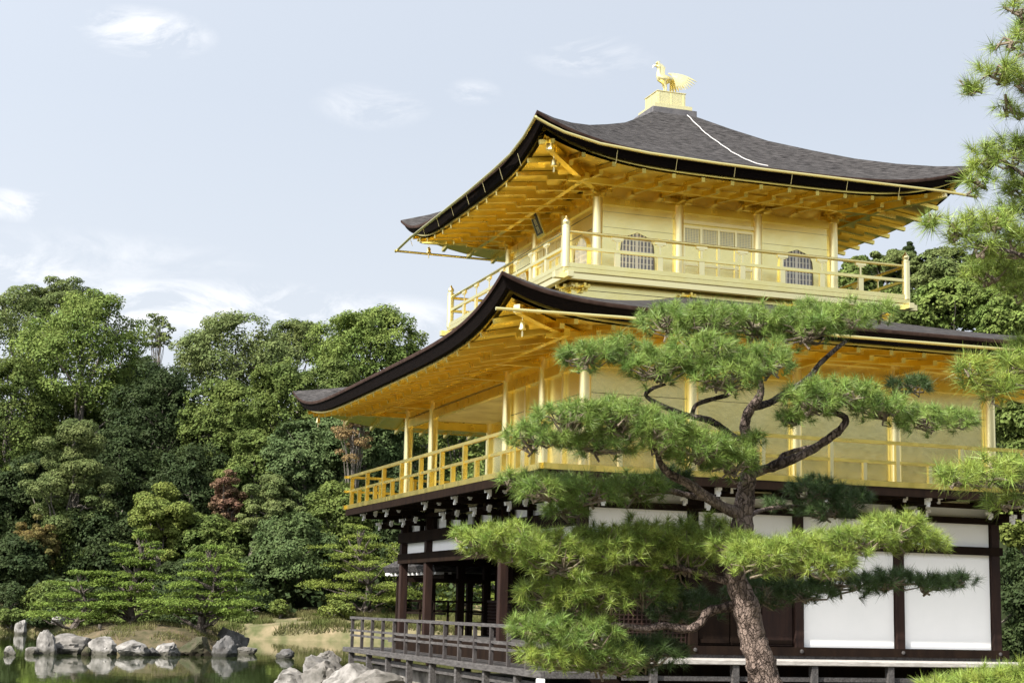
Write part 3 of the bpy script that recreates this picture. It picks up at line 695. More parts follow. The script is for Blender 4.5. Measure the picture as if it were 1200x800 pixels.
for k in range(3):
    x0 = B+.12+k*.635
    o = MB().box((x0, -.03, 1.16), (x0+.61, .03, 2.92)).build('plank_door', REDW if k == 2 else DARK, w1, bevel=.006)
    fr_ = MB()
    for z in (1.2, 2.0, 2.86): fr_.box((x0+.02, -.05, z), (x0+.59, -.028, z+.07))
    fr_.build('rail', DARK, o)
# railing of the west opening
wr = MB()
for z in (1.35, 1.62, 1.85): wr.beam((.1, BY, z), (2.05, BY, z), .05, .05)
for x in (.45, .8, 1.15, 1.75): wr.box((x-.025, BY-.025, Z1), (x+.025, BY+.025, 1.83))
wr.build('west_railing', DARK, w1)
# brackets under the gold balcony, with white painted ends
def white_bracket(x, y, dx, dy):
    n = np.array([dx, dy, 0.]); t_ = np.array([-n[1], n[0], 0]); c = np.array([x, y, 0.])
    mb = MB(); ends = []
    def cap(p, d, w, h):                     # carved nose of a bracket arm: stepped and narrowing downwards
        e_ = MB(); e_.beam(p+d*.001, p+d*.05, w, h); e_.beam(p+d*.03+(0, 0, h*.55), p+d*.12+(0, 0, h*.40), w*.72, h*.62); e_.beam(p+d*.02-(0, 0, h*.62), p+d*.065-(0, 0, h*.62), w*.55, h*.5)
        ends.append(e_)
    for reach, z, h in ((.50, 3.60, .11), (.90, 3.82, .11)):
        e_ = c+n*reach+(0, 0, z)
        mb.beam(c+(0, 0, z), e_, .09, h); cap(e_, n, .10, h)
        q = c+n*(reach-.16)+(0, 0, z+.06)
        mb.beam(q-t_*.32, q+t_*.32, .08, .09)
        for s_ in (-1, 1): cap(q+t_*s_*.32, t_*s_, .085, .085); mb.cbox(q+t_*s_*.25+(0, 0, .08), (.11, .11, .065))
    o = mb.build('bracket', DARK, w1)
    for e_ in ends: e_.build('painted_end', WPAINT, o)
for t_ in (0, 1, 2, 3, 4.5, 5.5): white_bracket(-.1, t_*B+(.12 if t_ == 0 else 0), -1, 0)
for k in range(5): white_bracket(k*B+(.12 if k == 0 else 0), -.1, 0, -1)
for t_ in np.arange(.5, 11, 1.06): MB().beam((-.1, t_, 3.90), (-1.1, t_, 3.90), .08, .09).build('joist', DARK, bal2)
for t_ in np.arange(.53, 8.4, 1.06): MB().beam((t_, -.1, 3.90), (t_, -1.1, 3.90), .08, .09).build('joist', DARK, bal2)
# --- deck over the water, south side
ZD, OD = .70, 1.06
dk = MB()
for i in range(9):
    x0 = -OD-.02 + i*.118
    dk.box((x0, -OD-.02, ZD-.05), (x0+.110, 12.72, ZD))
deck = dk.build('water_deck', GREYW, pav)
db = MB(); db.box((-OD-.10, -OD-.10, ZD-.10), (-OD-.022, 12.80, ZD+.012)); db.box((-OD-.022, -OD-.10, ZD-.10), (.2, -OD-.022, ZD+.010)); db.box((-OD-.02, 12.722, ZD-.10), (.2, 12.80, ZD+.008))
db.box((-OD+.05, -OD+.06, ZD-.30), (-OD+.15, 12.6, ZD-.18))
db.build('edge_beam', GREYW, deck, bevel=.01)
ri = MB(); ri.box((-.16, -.16, ZD-.05), (-.122, BY+.12, Z1-.03)); ri.build('riser', DARK, deck)
dr = MB()
xr = -OD
for z, w_, h_ in ((1.415, .075, .06), (1.12, .045, .05), (1.0, .045, .05)):
    dr.beam((xr, -OD-.03, z), (xr, 12.42, z), w_, h_)
dr.beam((xr, -OD, 1.417), (.0, -OD, 1.417), .07, .058); dr.beam((xr, -OD, 1.122), (.0, -OD, 1.122), .045, .048); dr.beam((xr, -OD, 1.002), (.0, -OD, 1.002), .045, .048)
deckrail = dr.build('deck_railing', GREYW, deck)
for k in range(14): post(xr, 12.258-.96*k, ZD+.002, 1.388, .066, GREYSH, deckrail)
for x in (-.5, 0): post(x, -OD, ZD+.002, 1.43 if x == 0 else 1.388, .075, GREYW, deckrail)
for k in range(8): 
    y = 12.3-1.72*k
    MB().box((-OD-.05, y-.06, -.4), (-OD+.07, y+.06, ZD-.102)).build('support_post', GREYW, deck)
wp = MB(); wp.box((-OD-.15, -OD-.15, .05), (-OD-.03, -OD-.03, ZD-.10)); wp.build('corner_post_cap', WPAINT, deck, bevel=.01)
# east side steps and beams
de = MB(); de.box((.35, -1.15, .86), (BX+1.2, -.155, .94)); east = de.build('east_step', GREYL, pav, bevel=.01)
e2 = MB(); e2.box((-.9, -1.34, .40), (BX+1.2, -1.26, .50)); e2.box((.35, -1.05, .58), (BX+1, -1.0, .66)); e2.build('low_beam', GREYW, east)
for x in np.arange(.9, 9.5, 1.53): MB().box((x-.06, -1.12, .0), (x+.06, -1.0, .858)).build('support_post', GREYW, east)
MB().box((-.95, -1.37, -.1), (-.83, -1.24, .52)).build('end_post', WPAINT, east, bevel=.01)
sk_ = MB(); sk_.box((-.05, -.1, -.2), (BX+.3, 0.0, .855)); sk_.build('under_floor_boarding', DARK, east)
# stone footing below the deck
ft = MB()
rf_ = random.Random(3); y = -1.0
while y < 11.9:
    l_ = rf_.uniform(.9, 1.7); ft.box((-.75+rf_.uniform(-.06, .06), y, -.8), (-.2, min(y+l_-.02, 12), .33+rf_.uniform(-.05, .08))); y += l_
tag(ft.build('stone_footing', STONEW, pav, bevel=.04))

# wind bells
def bell(p, label, s=.8):
    o = thing('wind_bell', label, 'bell', tuple(p), 'wind bells at the roof corners')
    b_ = MB(); b_.lathe((p[0], p[1]), [(.004, p[2]), (.006, p[2]-.10*s), (.03*s, p[2]-.11*s), (.055*s, p[2]-.15*s), (.062*s, p[2]-.24*s), (.082*s, p[2]-.29*s), (.070*s, p[2]-.288*s), (.01, p[2]-.20*s)], 14)
    b_.build('bell_body', GOLDB, o)
    c_ = MB(); c_.tube([(p[0], p[1], p[2]-.20*s), (p[0], p[1], p[2]-.34*s)], .006, 5); c_.cbox((p[0], p[1], p[2]-.39*s), (.012, .07*s, .10*s)); c_.build('clapper', GOLDB, o)
def under(tip, w=.22): q = np.array(tip[0])*(1-w)+np.array(tip[1])*w; return q - np.array([0, 0, .075])
bell(under(TIPS['lo', -1, -1], .3), 'small gold bell under the near corner of the lower roof, above the pine')
bell(under(TIPS['lo', -1, 1], .3), 'small gold bell under the pond-side far tip of the lower roof, against the trees')
bell(under(TIPS['up', -1, -1], .3), 'small gold bell under the near corner of the top roof')
bell(under(TIPS['up', -1, 1], .3), 'small gold bell under the pond-side far tip of the top roof, against the sky')

# phoenix
ph = thing('phoenix_statue', 'gilded phoenix with raised wings standing on the pedestal of the top roof', 'statue', (XC, YC, 13.276))
def P3(x, y, z): return np.array([XC+x, YC+y, 13.276+z])
bd = MB()
bd.tube([P3(.21, 0, .43), P3(.14, 0, .41), P3(.05, 0, .39), P3(-.05, 0, .39), P3(-.13, 0, .42), P3(-.165, 0, .48), P3(-.165, 0, .54), P3(-.155, 0, .60), P3(-.16, 0, .65), P3(-.185, 0, .685), P3(-.225, 0, .68)],
        [.02, .06, .10, .115, .10, .066, .046, .040, .052, .050, .026], 14)
bd.tube([P3(-.23, 0, .695), P3(-.29, 0, .675), P3(-.31, 0, .645)], [.03, .018, .004], 8)
body = bd.build('body', CREAM, ph)
cr = MB()
for k in range(5): a_ = .3+.35*k; cr.tube([P3(-.18, 0, .715), P3(-.18-.05*math.cos(a_), 0, .735+.05*math.sin(a_)), P3(-.17-.09*math.cos(a_)+.03, 0, .76+.045*math.sin(a_))], [.02, .022, .004], 6)
cr.build('crest', CREAM, ph)
for s_ in (-1, 1):
    lg = MB(); y_ = .055*s_
    lg.tube([P3(-.02, y_, .36), P3(-.03, y_, .28), P3(.0, y_, .17), P3(-.03, y_, .02)], [.055, .035, .020, .018], 8)
    for a_ in (-.5, 0, .5): lg.tube([P3(-.03, y_, .02), P3(-.03-.11*math.cos(a_), y_+.09*math.sin(a_), .006)], [.016, .006], 6)
    lg.tube([P3(-.03, y_, .02), P3(.04, y_, .006)], [.014, .006], 6)
    lg.build('leg', CREAM, ph)
def feather(mb, p0, p1, p2, w, th=.012):
    pts = []; 
    for i in range(7):
        t_ = i/6; pts.append((1-t_)**2*p0+2*t_*(1-t_)*p1+t_*t_*p2)
    for i in range(6):
        k0, k1 = [w*(.45+1.1*t_-1.45*t_**4) if t_ < 1 else w*.1 for t_ in (i/6, (i+1)/6)]
        d = unit(pts[i+1]-pts[i]); sd_ = np.cross(d, (0, 1, 0)); sd_ = unit(sd_) if np.linalg.norm(sd_) > .1 else np.array([0, 0, 1.])
        o_ = np.array([0, th/2, 0])
        vs = [pts[i]-sd_*k0-o_, pts[i]+sd_*k0-o_, pts[i+1]+sd_*k1-o_, pts[i+1]-sd_*k1-o_]
        vs += [v+2*o_ for v in vs]
        mb.add(vs, [(0, 1, 2, 3), (7, 6, 5, 4), (0, 4, 5, 1), (1, 5, 6, 2), (2, 6, 7, 3), (3, 7, 4, 0)])
for s_ in (-1, 1):                                  # wings: the near one swept back and down, the far one raised
    wg = MB()
    for k in range(10):
        if s_ < 0:
            a_ = R_(-12-6.6*k); ln = .64-.030*k
            p0 = P3(.02+.010*k, -.12, .50-.004*k); p2 = P3(.04+ln*math.cos(a_), -.26, .47+ln*math.sin(a_)); p1 = (p0+p2)/2+np.array([.02, -.05, .07])
        else:
            if k > 4: break
            a_ = R_(96-6*k); ln = .42-.02*k
            p0 = P3(-.02+.014*k, .10, .48); p2 = P3(-.0+ln*math.cos(a_), .24, .46+ln*math.sin(a_)); p1 = (p0+p2)/2+np.array([-.03, .06, .05])
        feather(wg, p0, p1, p2, .025)
    wg.build('wing', CREAM, ph)
tl = MB()
for k in range(6):
    a_ = R_(-40-9*k); p0 = P3(.14, -.05+.02*k, .40); p2 = P3(.16+.34*math.cos(a_), -.10+.05*k, .40+.30*math.sin(a_)); p1 = (p0+p2)/2+np.array([.03, 0, .06])
    feather(tl, p0, p1, p2, .03)
tl.build('tail', CREAM, ph)

# small fishing pavilion on the west side
sos = thing('fishing_pavilion', 'small open pavilion with a bark roof standing over the pond behind the dark veranda', 'pavilion', (2.3, 14.6, WZ))
sr = MB(); x0, x1, y0, y1, ze, zr = .95, 3.7, 12.35, 17.3, 2.72, 3.55
xm = (x0+x1)/2
sr.add([(x0, y0, ze), (x0, y1, ze+.03), (x1, y1, ze+.03), (x1, y0, ze), (xm, y0, zr), (xm, y1-1.2, zr)], [(0, 4, 5, 1), (3, 2, 5, 4), (1, 5, 2)])
sr.add([(x0, y0, ze-.002), (x0, y1, ze+.028), (x1, y1, ze+.028), (x1, y0, ze-.002), (x0+.06, y0, ze-.14), (x0+.06, y1-.06, ze-.11), (x1-.06, y1-.06, ze-.11), (x1-.06, y0, ze-.14)], [(0, 1, 5, 4), (1, 2, 6, 5), (2, 3, 7, 6), (4, 5, 6, 7), (0, 4, 7, 3)])
sro = sr.build('roof', BARK, sos)
for y in np.arange(y0+.1, y1, .42): MB().beam((x0+.08, y, ze-.17), (x0+.5, y, ze-.16), .06, .07).build('rafter', WPAINT, sro)
for x in np.arange(x0+.1, x1, .42): MB().beam((x, y1-.08, ze-.15), (x, y1-.5, ze-.14), .06, .07).build('rafter', WPAINT, sro)
for x in (1.3, 3.3):
    for y in (13.6, 16.7): MB().box((x-.08, y-.08, WZ-.6), (x+.08, y+.08, 2.6)).build('post', DARK, sos)
sb = MB()
for y in (13.6, 16.7): sb.beam((1.3, y, 2.5), (3.3, y, 2.5), .10, .15)
for x in (1.3, 3.3): sb.beam((x, 12.4, 2.497), (x, 16.8, 2.497), .10, .15); sb.beam((x, 12.4, 1.55), (x, 16.8, 1.55), .05, .05); sb.beam((x, 12.4, 1.3), (x, 16.8, 1.3), .05, .05)
sb.build('rail', DARK, sos)
MB().box((1.1, 12.3, .75), (3.5, 17.0, .88)).build('floor', GREYW, sos)

# ------------------------------------------------------------------ rocks and island
def rock(c, rx, ry, rz, seed, m, label, group=None, rot=0.):
    rn = random.Random(seed); bm = bmesh.new(); bmesh.ops.create_icosphere(bm, subdivisions=4, radius=1)
    planes = [(Vector((rn.gauss(0, 1), rn.gauss(0, 1), rn.gauss(.2, .8))).normalized(), rn.uniform(.62, .9)) for _ in range(11)]
    for v in bm.verts:
        p = v.co.copy(); p *= 1+.22*mnoise.noise(v.co*1.3+Vector((seed*3, 1, 2)))
        for n_, d_ in planes:
            k = p.dot(n_)
            if k > d_: p -= n_*(k-d_)*.92
        p += v.co.normalized()*(.10*mnoise.noise(v.co*1.7+Vector((seed, 0, 0)))-.13*abs(mnoise.noise(v.co*2.8+Vector((0, seed, 0))))+.06*mnoise.noise(v.co*6)+.035*mnoise.noise(v.co*13))
        v.co = Vector((p.x*rx, p.y*ry, p.z*rz))
    me = bpy.data.meshes.new('rock'); bm.to_mesh(me); bm.free()
    me.polygons.foreach_set('use_smooth', [True]*len(me.polygons)); me.set_sharp_from_angle(angle=R_(28))
    o = link('rock', me, m, None, tuple(c)); o.rotation_euler.z = rot
    return tag(o, label, 'rock', group)
def px_rock(x0, x1, yt, yb, seed, m, label, dep=None, squash=.8, group=None):
    """a rock seen between x0..x1 and yt..yb, standing where its foot meets the water"""
    xm_ = (x0+x1)/2
    if dep is None:
        r = at(xm_, yb, 1)-CAM; dep = (WZ-CAM[2])/r[2]
    w = (x1-x0)/FPX*dep; h = (yb-yt)/FPX*dep
    c = at(xm_, yb, dep)
    return rock(c+np.array([0, .3*w, h*.28]), w*.58, w*.58*squash, h*.78, seed, m, label, group, rot=-YAW)
GI = 'rocks round the little pine island'
isl_c = at(168, 758, 73.4)
def isl_z(x, y):
    lx = (x-isl_c[0])*CR[0]+(y-isl_c[1])*CR[1]; ly = (x-isl_c[0])*.326+(y-isl_c[1])*.945
    q = (lx/4.75)**2+(ly/5.2)**2 + .25*nz2(x, y, .6, 8)
    return -1.2 + 1.86*max(0, 1-q)**.42 + .06*nz2(x, y, 1.3) if q < 1 else -1.2
tag(heightfield('island_ground', np.linspace(isl_c[0]-7, isl_c[0]+7, 60), np.linspace(isl_c[1]-6.5, isl_c[1]+6.5, 56), isl_z, SOIL))
px_rock(45, 65, 738, 766, 1, STONEW, 'tall pointed white rock at the left end of the island shore', group=GI)
px_rock(58, 113, 744, 766, 2, STONE, 'broad rounded pale rock, largest on the island front', group=GI)
px_rock(105, 139, 746, 767, 3, STONEW, 'craggy white rock right of the broad rounded one on the island front', group=GI)
px_rock(138, 173, 751, 768, 4, STONEW, 'low pale rock in the middle of the island front', group=GI)
px_rock(183, 213, 751, 768, 5, STONEW, 'low whitish rock below the tan island soil, just left of the brown one', group=GI)
px_rock(214, 251, 746, 768, 6, STONED, 'brownish mossy rock under the right-hand island pine', group=GI)
px_rock(250, 279, 745, 769, 7, STONEG, 'dark grey jagged rock in front of the big grey boulder', group=GI)
px_rock(254, 291, 735, 763, 8, STONEG, 'large smooth grey boulder at the right end of the island', dep=72.5, group=GI)
px_rock(193, 226, 734, 744, 9, STONEG, 'flat grey stone lying on top of the island soil', dep=73, group=GI)
px_rock(60, 76, 720, 728, 13, STONEW, 'small pale stone behind the leaning island pine', dep=76, group=GI)
px_rock(128, 142, 737, 743, 14, STONE, 'little stone on the island soil near the wooden stake', dep=73, group=GI)
px_rock(172, 186, 759, 768, 15, STONEG, 'small dark stone wedged between two pale rocks on the island front', group=GI)
px_rock(30, 46, 757, 766, 16, STONE, 'low flat stone at the far left of the island, before the tall pointed rock', group=GI)
px_rock(96, 108, 758, 768, 17, STONED, 'small mossy stone between the broad rock and the craggy white one', group=GI)
px_rock(278, 300, 757, 766, 18, STONE, 'low stone trailing off the right end of the island', group=GI)
px_rock(17, 32, 727, 743, 10, STONEW, 'lone pale rock on the far shore at the left edge')
px_rock(4, 18, 757, 767, 12, STONEW, 'low white rock alone in the water left of the island')
px_rock(325, 347, 760, 771, 11, STONEG, 'dark sloping rock alone in the open water right of the island')
GD = 'boulders at the foot of the water deck'
for i, (x, y, z, a, b_, c_, mm, lb) in enumerate((
        (-1.55, 13.2, .02, .62, .55, .52, STONEW, 'large pale boulder below the far end of the deck'),
        (-1.75, 11.9, -.05, .60, .55, .50, STONE, 'pale pinkish boulder leaning against the deck post'),
        (-1.25, 14.2, .22, .42, .40, .42, STONE, 'upright rough boulder beyond the deck corner'),
        (-2.3, 12.9, -.22, .55, .50, .40, STONEW, 'white boulder lowest at the water edge by the deck'),
        (-1.5, 10.3, .0, .65, .8, .42, STONEW, 'long whitish boulder under the middle of the deck rail'),
        (-1.5, 8.3, -.02, .5, .8, .40, STONE, 'flat-topped pale boulder nearer along the deck footing'))):
    rock((x, y, z), a, b_, c_, 40+i, mm, lb, GD, rot=.3*i)
stk = thing('wooden_stake', 'short grey wooden stake standing on the island front between rocks', 'stake', tuple(at(115, 748, 71.5)))
p_ = at(115, 748, 71.5); MB().tube([p_-np.array([0, 0, .3]), p_+np.array([.03, 0, .35]), p_+np.array([.05, 0, .62])], [.09, .08, .075], 9).build('stake_post', TRUNKG, stk)

# ------------------------------------------------------------------ foliage
def leaves(rng, lobes, n, size, aspect=1.7, out=1.0, lift=.25, shell=.35, keep_low=.25, ragged=False):
    """diamond leaves spread over the lobes (k x 6: centre, radii); returns verts (4n,3)"""
    lobes = np.asarray(lobes, float); w = lobes[:, 3]*lobes[:, 5]; w = w/w.sum()
    w[-1] *= 1.6 if ragged else 1; w = w/w.sum()
    idx = rng.choice(len(lobes), n, p=w); d = rng.normal(size=(n, 3)); d /= np.linalg.norm(d, axis=1, keepdims=True)
    flip = (d[:, 2] < -.1) & (rng.random(n) > keep_low); d[flip, 2] *= -1
    c, r = lobes[idx, :3], lobes[idx, 3:]
    pos = c + d*r*(1-shell*rng.random((n, 1))**1.5 + .05*rng.normal(size=(n, 1)))
    # drop the leaves buried in other lobes
    keep = np.ones(n, bool)
    for j in range(len(lobes)):
        q = (((pos-lobes[j, :3])/lobes[j, 3:])**2).sum(1) < .52**2
        keep &= ~(q & (idx != j))
    if ragged:                               # bites out of the crown, so that its dark inside shows
        k_ = 1.15/max(.8, lobes[:, 3].mean()); ph_ = rng.uniform(0, 6.28, 6)
        f = (np.sin(pos[:, 0]*k_+ph_[0]+1.3*np.sin(pos[:, 2]*k_*.8+ph_[3]))+np.sin(pos[:, 1]*k_+ph_[1]+1.3*np.sin(pos[:, 0]*k_*.7+ph_[4]))+np.sin(pos[:, 2]*k_*1.5+ph_[2]+1.3*np.sin(pos[:, 1]*k_*.9+ph_[5])))
        keep &= ~((f < -.75) & (idx != len(lobes)-1))
    pos, d, r = pos[keep], d[keep], r[keep]; n = len(pos)
    nrm = d/r*r.mean(1, keepdims=True); nrm /= np.linalg.norm(nrm, axis=1, keepdims=True)
    nrm = nrm*out + rng.normal(size=(n, 3))*.42 + np.array([0, 0, lift]); nrm /= np.linalg.norm(nrm, axis=1, keepdims=True)
    t_ = rng.normal(size=(n, 3)); t_ -= nrm*(t_*nrm).sum(1, keepdims=True); t_ /= np.linalg.norm(t_, axis=1, keepdims=True)
    b_ = np.cross(nrm, t_); s = size*(.6+.8*rng.random((n, 1)))
    V = np.stack([pos-t_*s*.5, pos+b_*s*.5/aspect+t_*s*.08, pos+t_*s*.5, pos-b_*s*.5/aspect+t_*s*.08], 1)
    return V.reshape(-1, 3)
def quads(V): n = len(V)//4; return np.arange(4*n).reshape(n, 4)
def lobes_for(rng, c, rx, ry, rz, kind):
    """lobes of a crown with centre c and radii; kind sets their number and flatness"""
    k, sz, flat, low = {'round': (150, (.11, .21), .80, -.85), 'layer': (60, (.20, .36), .36, -.7), 'open': (46, (.12, .22), .55, -.8), 'spray': (70, (.10, .20), .6, -.9), 'bush': (100, (.12, .24), .75, -.8), 'cone': (60, (.15, .3), .55, -1)}[kind]
    L_ = []
    for i in range(k):
        d = rng.normal(size=3); d /= np.linalg.norm(d)
        if d[2] < low: d[2] = -d[2]
        rad = rng.uniform(.70, 1.0) if kind in ('round', 'bush') else rng.uniform(.3, 1.0)
        if kind == 'cone':
            h = rng.random()**1.3*2-1; a = rng.uniform(0, 6.283); q = (1-h)/2*.95+.05
            d = np.array([math.cos(a)*q, math.sin(a)*q, h]); rad = 1
        s = rng.uniform(*sz)
        p = np.array(c)+d*np.array([rx, ry, rz])*rad*(1-s*.6)
        m_ = s*(rx+ry+rz)/3*(1.25 if kind != 'cone' else 1.1)
        L_.append((*p, m_*1.1, m_*1.1, m_*flat*1.15))
    if kind in ('round', 'bush'): L_.append((*c, rx*.78, ry*.78, rz*.78))
    return L_
def wobble(rng, p0, p1, n, amp):
    P = [np.array(p0)+(np.array(p1)-np.array(p0))*i/n for i in range(n+1)]
    for i in range(1, n): P[i] = P[i]+rng.normal(size=3)*amp
    return P
TREE_SEED = [100]
def tree(px, py, rx, ry, dep, kind, leafmat, label, name='broadleaf_tree', cat='tree', n=7000, size=.30, zbase=None, group='trees of the forest behind the pond', trunkm=None, ydepth=.9):
    TREE_SEED[0] += 1; rng = np.random.default_rng(TREE_SEED[0])
    if dep > 80 and px < 700: dep += 21.5
    if cat == 'shrub': n = int(n*.6)
    n = int(n*5.6); size *= .74
    c = at(px, py, dep); k = dep/FPX; X, Z = rx*k, ry*k; Yr = max(X*ydepth, .5)
    zb = hill_z(c[0], c[1]) if zbase is None else zbase
    zb = min(zb, c[2]-Z*.6)
    base = np.array([c[0], c[1], zb])
    o = thing(name, label, cat, tuple(base), group)
    cl = c-base
    tk = MB(); r0 = max(.09, .05*min(X, Z)+.05)
    top = cl+np.array([0, 0, Z*.35]); P = wobble(rng, (0, 0, -.3), top, 6, r0*.8)
    tk.tube([base+p for p in P], [r0*(1.25-.95*i/6) for i in range(7)], 9)
    lob = lobes_for(rng, cl, X, Yr, Z, kind)
    for i in range(9 if kind not in ('open', 'spray') else 26):
        l_ = lob[int(rng.integers(len(lob)))]; q = P[2+int(rng.integers(4))]
        W_ = wobble(rng, q, np.array(l_[:3]), 4, r0*.5); tk.tube([base+p for p in W_], [r0*.45*(1-.8*j/4) for j in range(5)], 6)
    tk.build('trunk', trunkm or TRUNKG, o)
    V = leaves(rng, lob, n, size, keep_low=.45, ragged=kind in ('round', 'bush'))
    link('crown', npmesh('crown', V, [quads(V)]), leafmat, o)
    return o
def garden_pine(px, ytop, ybase, halfw, dep, leafmat, label, layers=7, lean=0., n=9000, zbase=None, group='garden pines on the far side of the pond', trunk_shift=0.):
    """pruned pine: flat pads of needles in storeys round a bent trunk"""
    TREE_SEED[0] += 1; rng = np.random.default_rng(TREE_SEED[0])
    base = at(px+trunk_shift, ybase, dep); k = dep/FPX
    if zbase is not None: base[2] = zbase
    H = (ybase-ytop)*k; Wd = halfw*k; cx = (px-(px+trunk_shift))*k
    o = thing('garden_pine', label, 'pine tree', tuple(base), group)
    axis = []
    for i in range(8):
        f = i/7; axis.append(unit([CR[0], CR[1], 0])*(lean*Wd*f+cx*f**.8+.12*Wd*math.sin(f*7+TREE_SEED[0])) + np.array([0, 0, H*.93*f-.15]))
    tk = MB(); r0 = .055*H**.8+.03
    tk.tube([base+p for p in axis], [r0*(1.15-.95*i/7) for i in range(8)], 9)
    lob = []
    for i in range(layers):
        f = .22+.78*(i+.3)/layers; a0 = axis[min(7, int(f*7))]
        wl_ = Wd*(1.0-.72*max(0, f-.3)/.7)*(.8+.3*rng.random())
        npad = 5 if f < .8 else 3
        for j in range(npad):
            a = 6.283*(j/npad+rng.random()*.25); q = (.55+.4*rng.random())*wl_
            if i == layers-1: q *= .4
            p = np.array([a0[0]+math.cos(a)*q, a0[1]+math.sin(a)*q*.85, H*f+rng.normal()*.015*H])
            s = wl_*.36*(.8+.4*rng.random())+.12
            for _ in range(3):
                lob.append((p[0]+rng.normal()*s*.45, p[1]+rng.normal()*s*.45, p[2]+rng.normal()*.012*H, s*.75, s*.75, s*.20+.05))
            W_ = wobble(rng, a0, p-np.array([0, 0, .1]), 3, .06); tk.tube([base+x for x in W_], [r0*.35, r0*.28, r0*.2, r0*.08], 6)
    tk.build('trunk', TRUNKD, o)
    V = leaves(rng, lob, int(n*1.6), .16, aspect=3.2, out=.35, lift=.6, keep_low=.15, shell=.8)
    link('crown', npmesh('crown', V, [quads(V)]), leafmat, o)
    return o
F = 'forest'
# back rank and skyline
tree(18, 400, 62, 62, 128, 'round', L['olive'], 'olive crown at the left edge of the forest skyline')
tree(72, 352, 60, 26, 132, 'spray', L['grey'], 'thin twiggy crown rising above the largest round tree on the left', n=5200, size=.26)
tree(98, 420, 80, 82, 108, 'round', L['bright'], 'largest bright green round tree of the left forest, broccoli-like', n=12000)
tree(8, 500, 55, 85, 104, 'round', L['mid'], 'dark green tree cut by the left edge below the skyline')
tree(186, 392, 20, 30, 128, 'open', L['grey'], 'spindly half-bare tree seen against the sky between two round crowns', n=330, size=.34)
tree(275, 428, 78, 58, 114, 'round', L['grey'], 'wide grey-olive dome crown in the middle of the skyline', n=10000)
tree(350, 402, 38, 28, 132, 'round', L['olive'], 'dull olive crown peeping between two domes on the skyline', n=4500)
tree(428, 412, 76, 54, 110, 'round', L['bright'], 'rounded green crown directly above the pond-side tip of the lower roof', n=11000)
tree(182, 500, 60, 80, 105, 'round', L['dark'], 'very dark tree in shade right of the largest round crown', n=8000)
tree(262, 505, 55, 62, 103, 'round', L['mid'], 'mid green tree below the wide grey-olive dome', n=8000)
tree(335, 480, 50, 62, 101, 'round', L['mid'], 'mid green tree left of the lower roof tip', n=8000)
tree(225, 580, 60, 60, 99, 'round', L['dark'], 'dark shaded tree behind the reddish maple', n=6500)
tree(355, 545, 50, 55, 97, 'round', L['blue'], 'blue-green bushy tree just below the lower roof tip', n=7000)
tree(430, 515, 62, 60, 98, 'round', L['blue'], 'blue-green tree under the south eave left of the gold columns', n=8000)
tree(545, 510, 75, 65, 100, 'round', L['mid'], 'green tree seen between the gold columns of the open veranda', n=8000)
tree(470, 590, 70, 50, 95, 'round', L['dark'], 'dark tree behind the corner of the gold balcony', n=6000)
tree(415, 505, 30, 50, 93, 'open', L['twiggy'], 'bare brownish twiggy tree beside the gold veranda columns', n=1500, size=.2)
tree(85, 570, 62, 82, 93, 'spray', L['feather'], 'feathery pale olive tree in front of the dark left forest', n=7500, size=.24)
tree(42, 640, 34, 38, 89, 'spray', L['orange'], 'orange-brown autumn tree left of the island pines', n=3500, size=.24)
tree(10, 620, 40, 75, 95, 'round', L['dark'], 'dark shaded tree at the left edge above the water', n=6000)
tree(125, 650, 60, 60, 92, 'bush', L['dark'], 'dark bushy tree behind the island pines', n=5000)
tree(188, 612, 58, 48, 90, 'spray', L['yellow'], 'yellow-green tree with layered boughs above the island', n=8000, size=.26)
tree(266, 588, 22, 44, 91, 'spray', L['red'], 'reddish maple with turning leaves among the green trees', name='maple_tree', cat='maple tree', n=1500, size=.24)
tree(318, 605, 42, 55, 90.5, 'spray', L['feather'], 'pale green airy tree right of the reddish maple', n=5500, size=.24)
tree(340, 655, 54, 56, 87, 'bush', L['glossy'], 'round glossy dark evergreen above the dry bank', n=9000, size=.27)
tree(255, 650, 45, 45, 89, 'bush', L['mid'], 'green bushy tree behind the right-hand island pine', n=5500)
for i, (px, py, rx, ry, dp, mk, lb) in enumerate((
        (12, 708, 30, 28, 82.5, 'dark', 'low dark shrub on the far shore at the left edge'),
        (62, 706, 36, 26, 83, 'mid', 'green shrub on the far shore behind the leaning pine'),
        (125, 710, 46, 26, 83.5, 'dark', 'dark shrub on the far shore behind the middle island pine'),
        (200, 710, 48, 26, 83.5, 'dark', 'dark shrub on the far shore between two island pines'),
        (282, 708, 42, 26, 83.5, 'dark', 'dark shrub above the right end of the island'),
        (328, 712, 14, 9, 82.5, 'yellow', 'small bright yellow-green shrub on the dry bank'),
        (392, 716, 26, 12, 81.5, 'yellow', 'low yellow-green shrub on the bank beside the deck railing'),
        (14, 724, 22, 11, 80.6, 'mid', 'green fern-like shrub at the waterline by the left edge'),
        (52, 726, 26, 10, 80.7, 'dark', 'dark waterline shrub behind the tall pointed rock'),
        (100, 728, 30, 12, 80.8, 'mid', 'green waterline shrub glimpsed under the leaning island pine'),
        (160, 729, 34, 12, 80.9, 'mid', 'green waterline shrub glimpsed under the upright island pine'),
        (215, 729, 34, 12, 81.1, 'dark', 'dark waterline shrub glimpsed under the widest island pine'),
        (275, 727, 30, 12, 81.3, 'mid', 'green waterline shrub just right of the island pines'),
        (322, 742, 16, 6, 80.2, 'mid', 'small green fern clump at the foot of the tan bank, left one'),
        (368, 743, 20, 7, 80.2, 'mid', 'wider green fern clump at the foot of the tan bank near the deck'))):
    tree(px, py, rx, ry, dp, 'bush', L[mk], lb, name='shrub', cat='shrub', n=2600, size=.22, group='shrubs along the far shore')
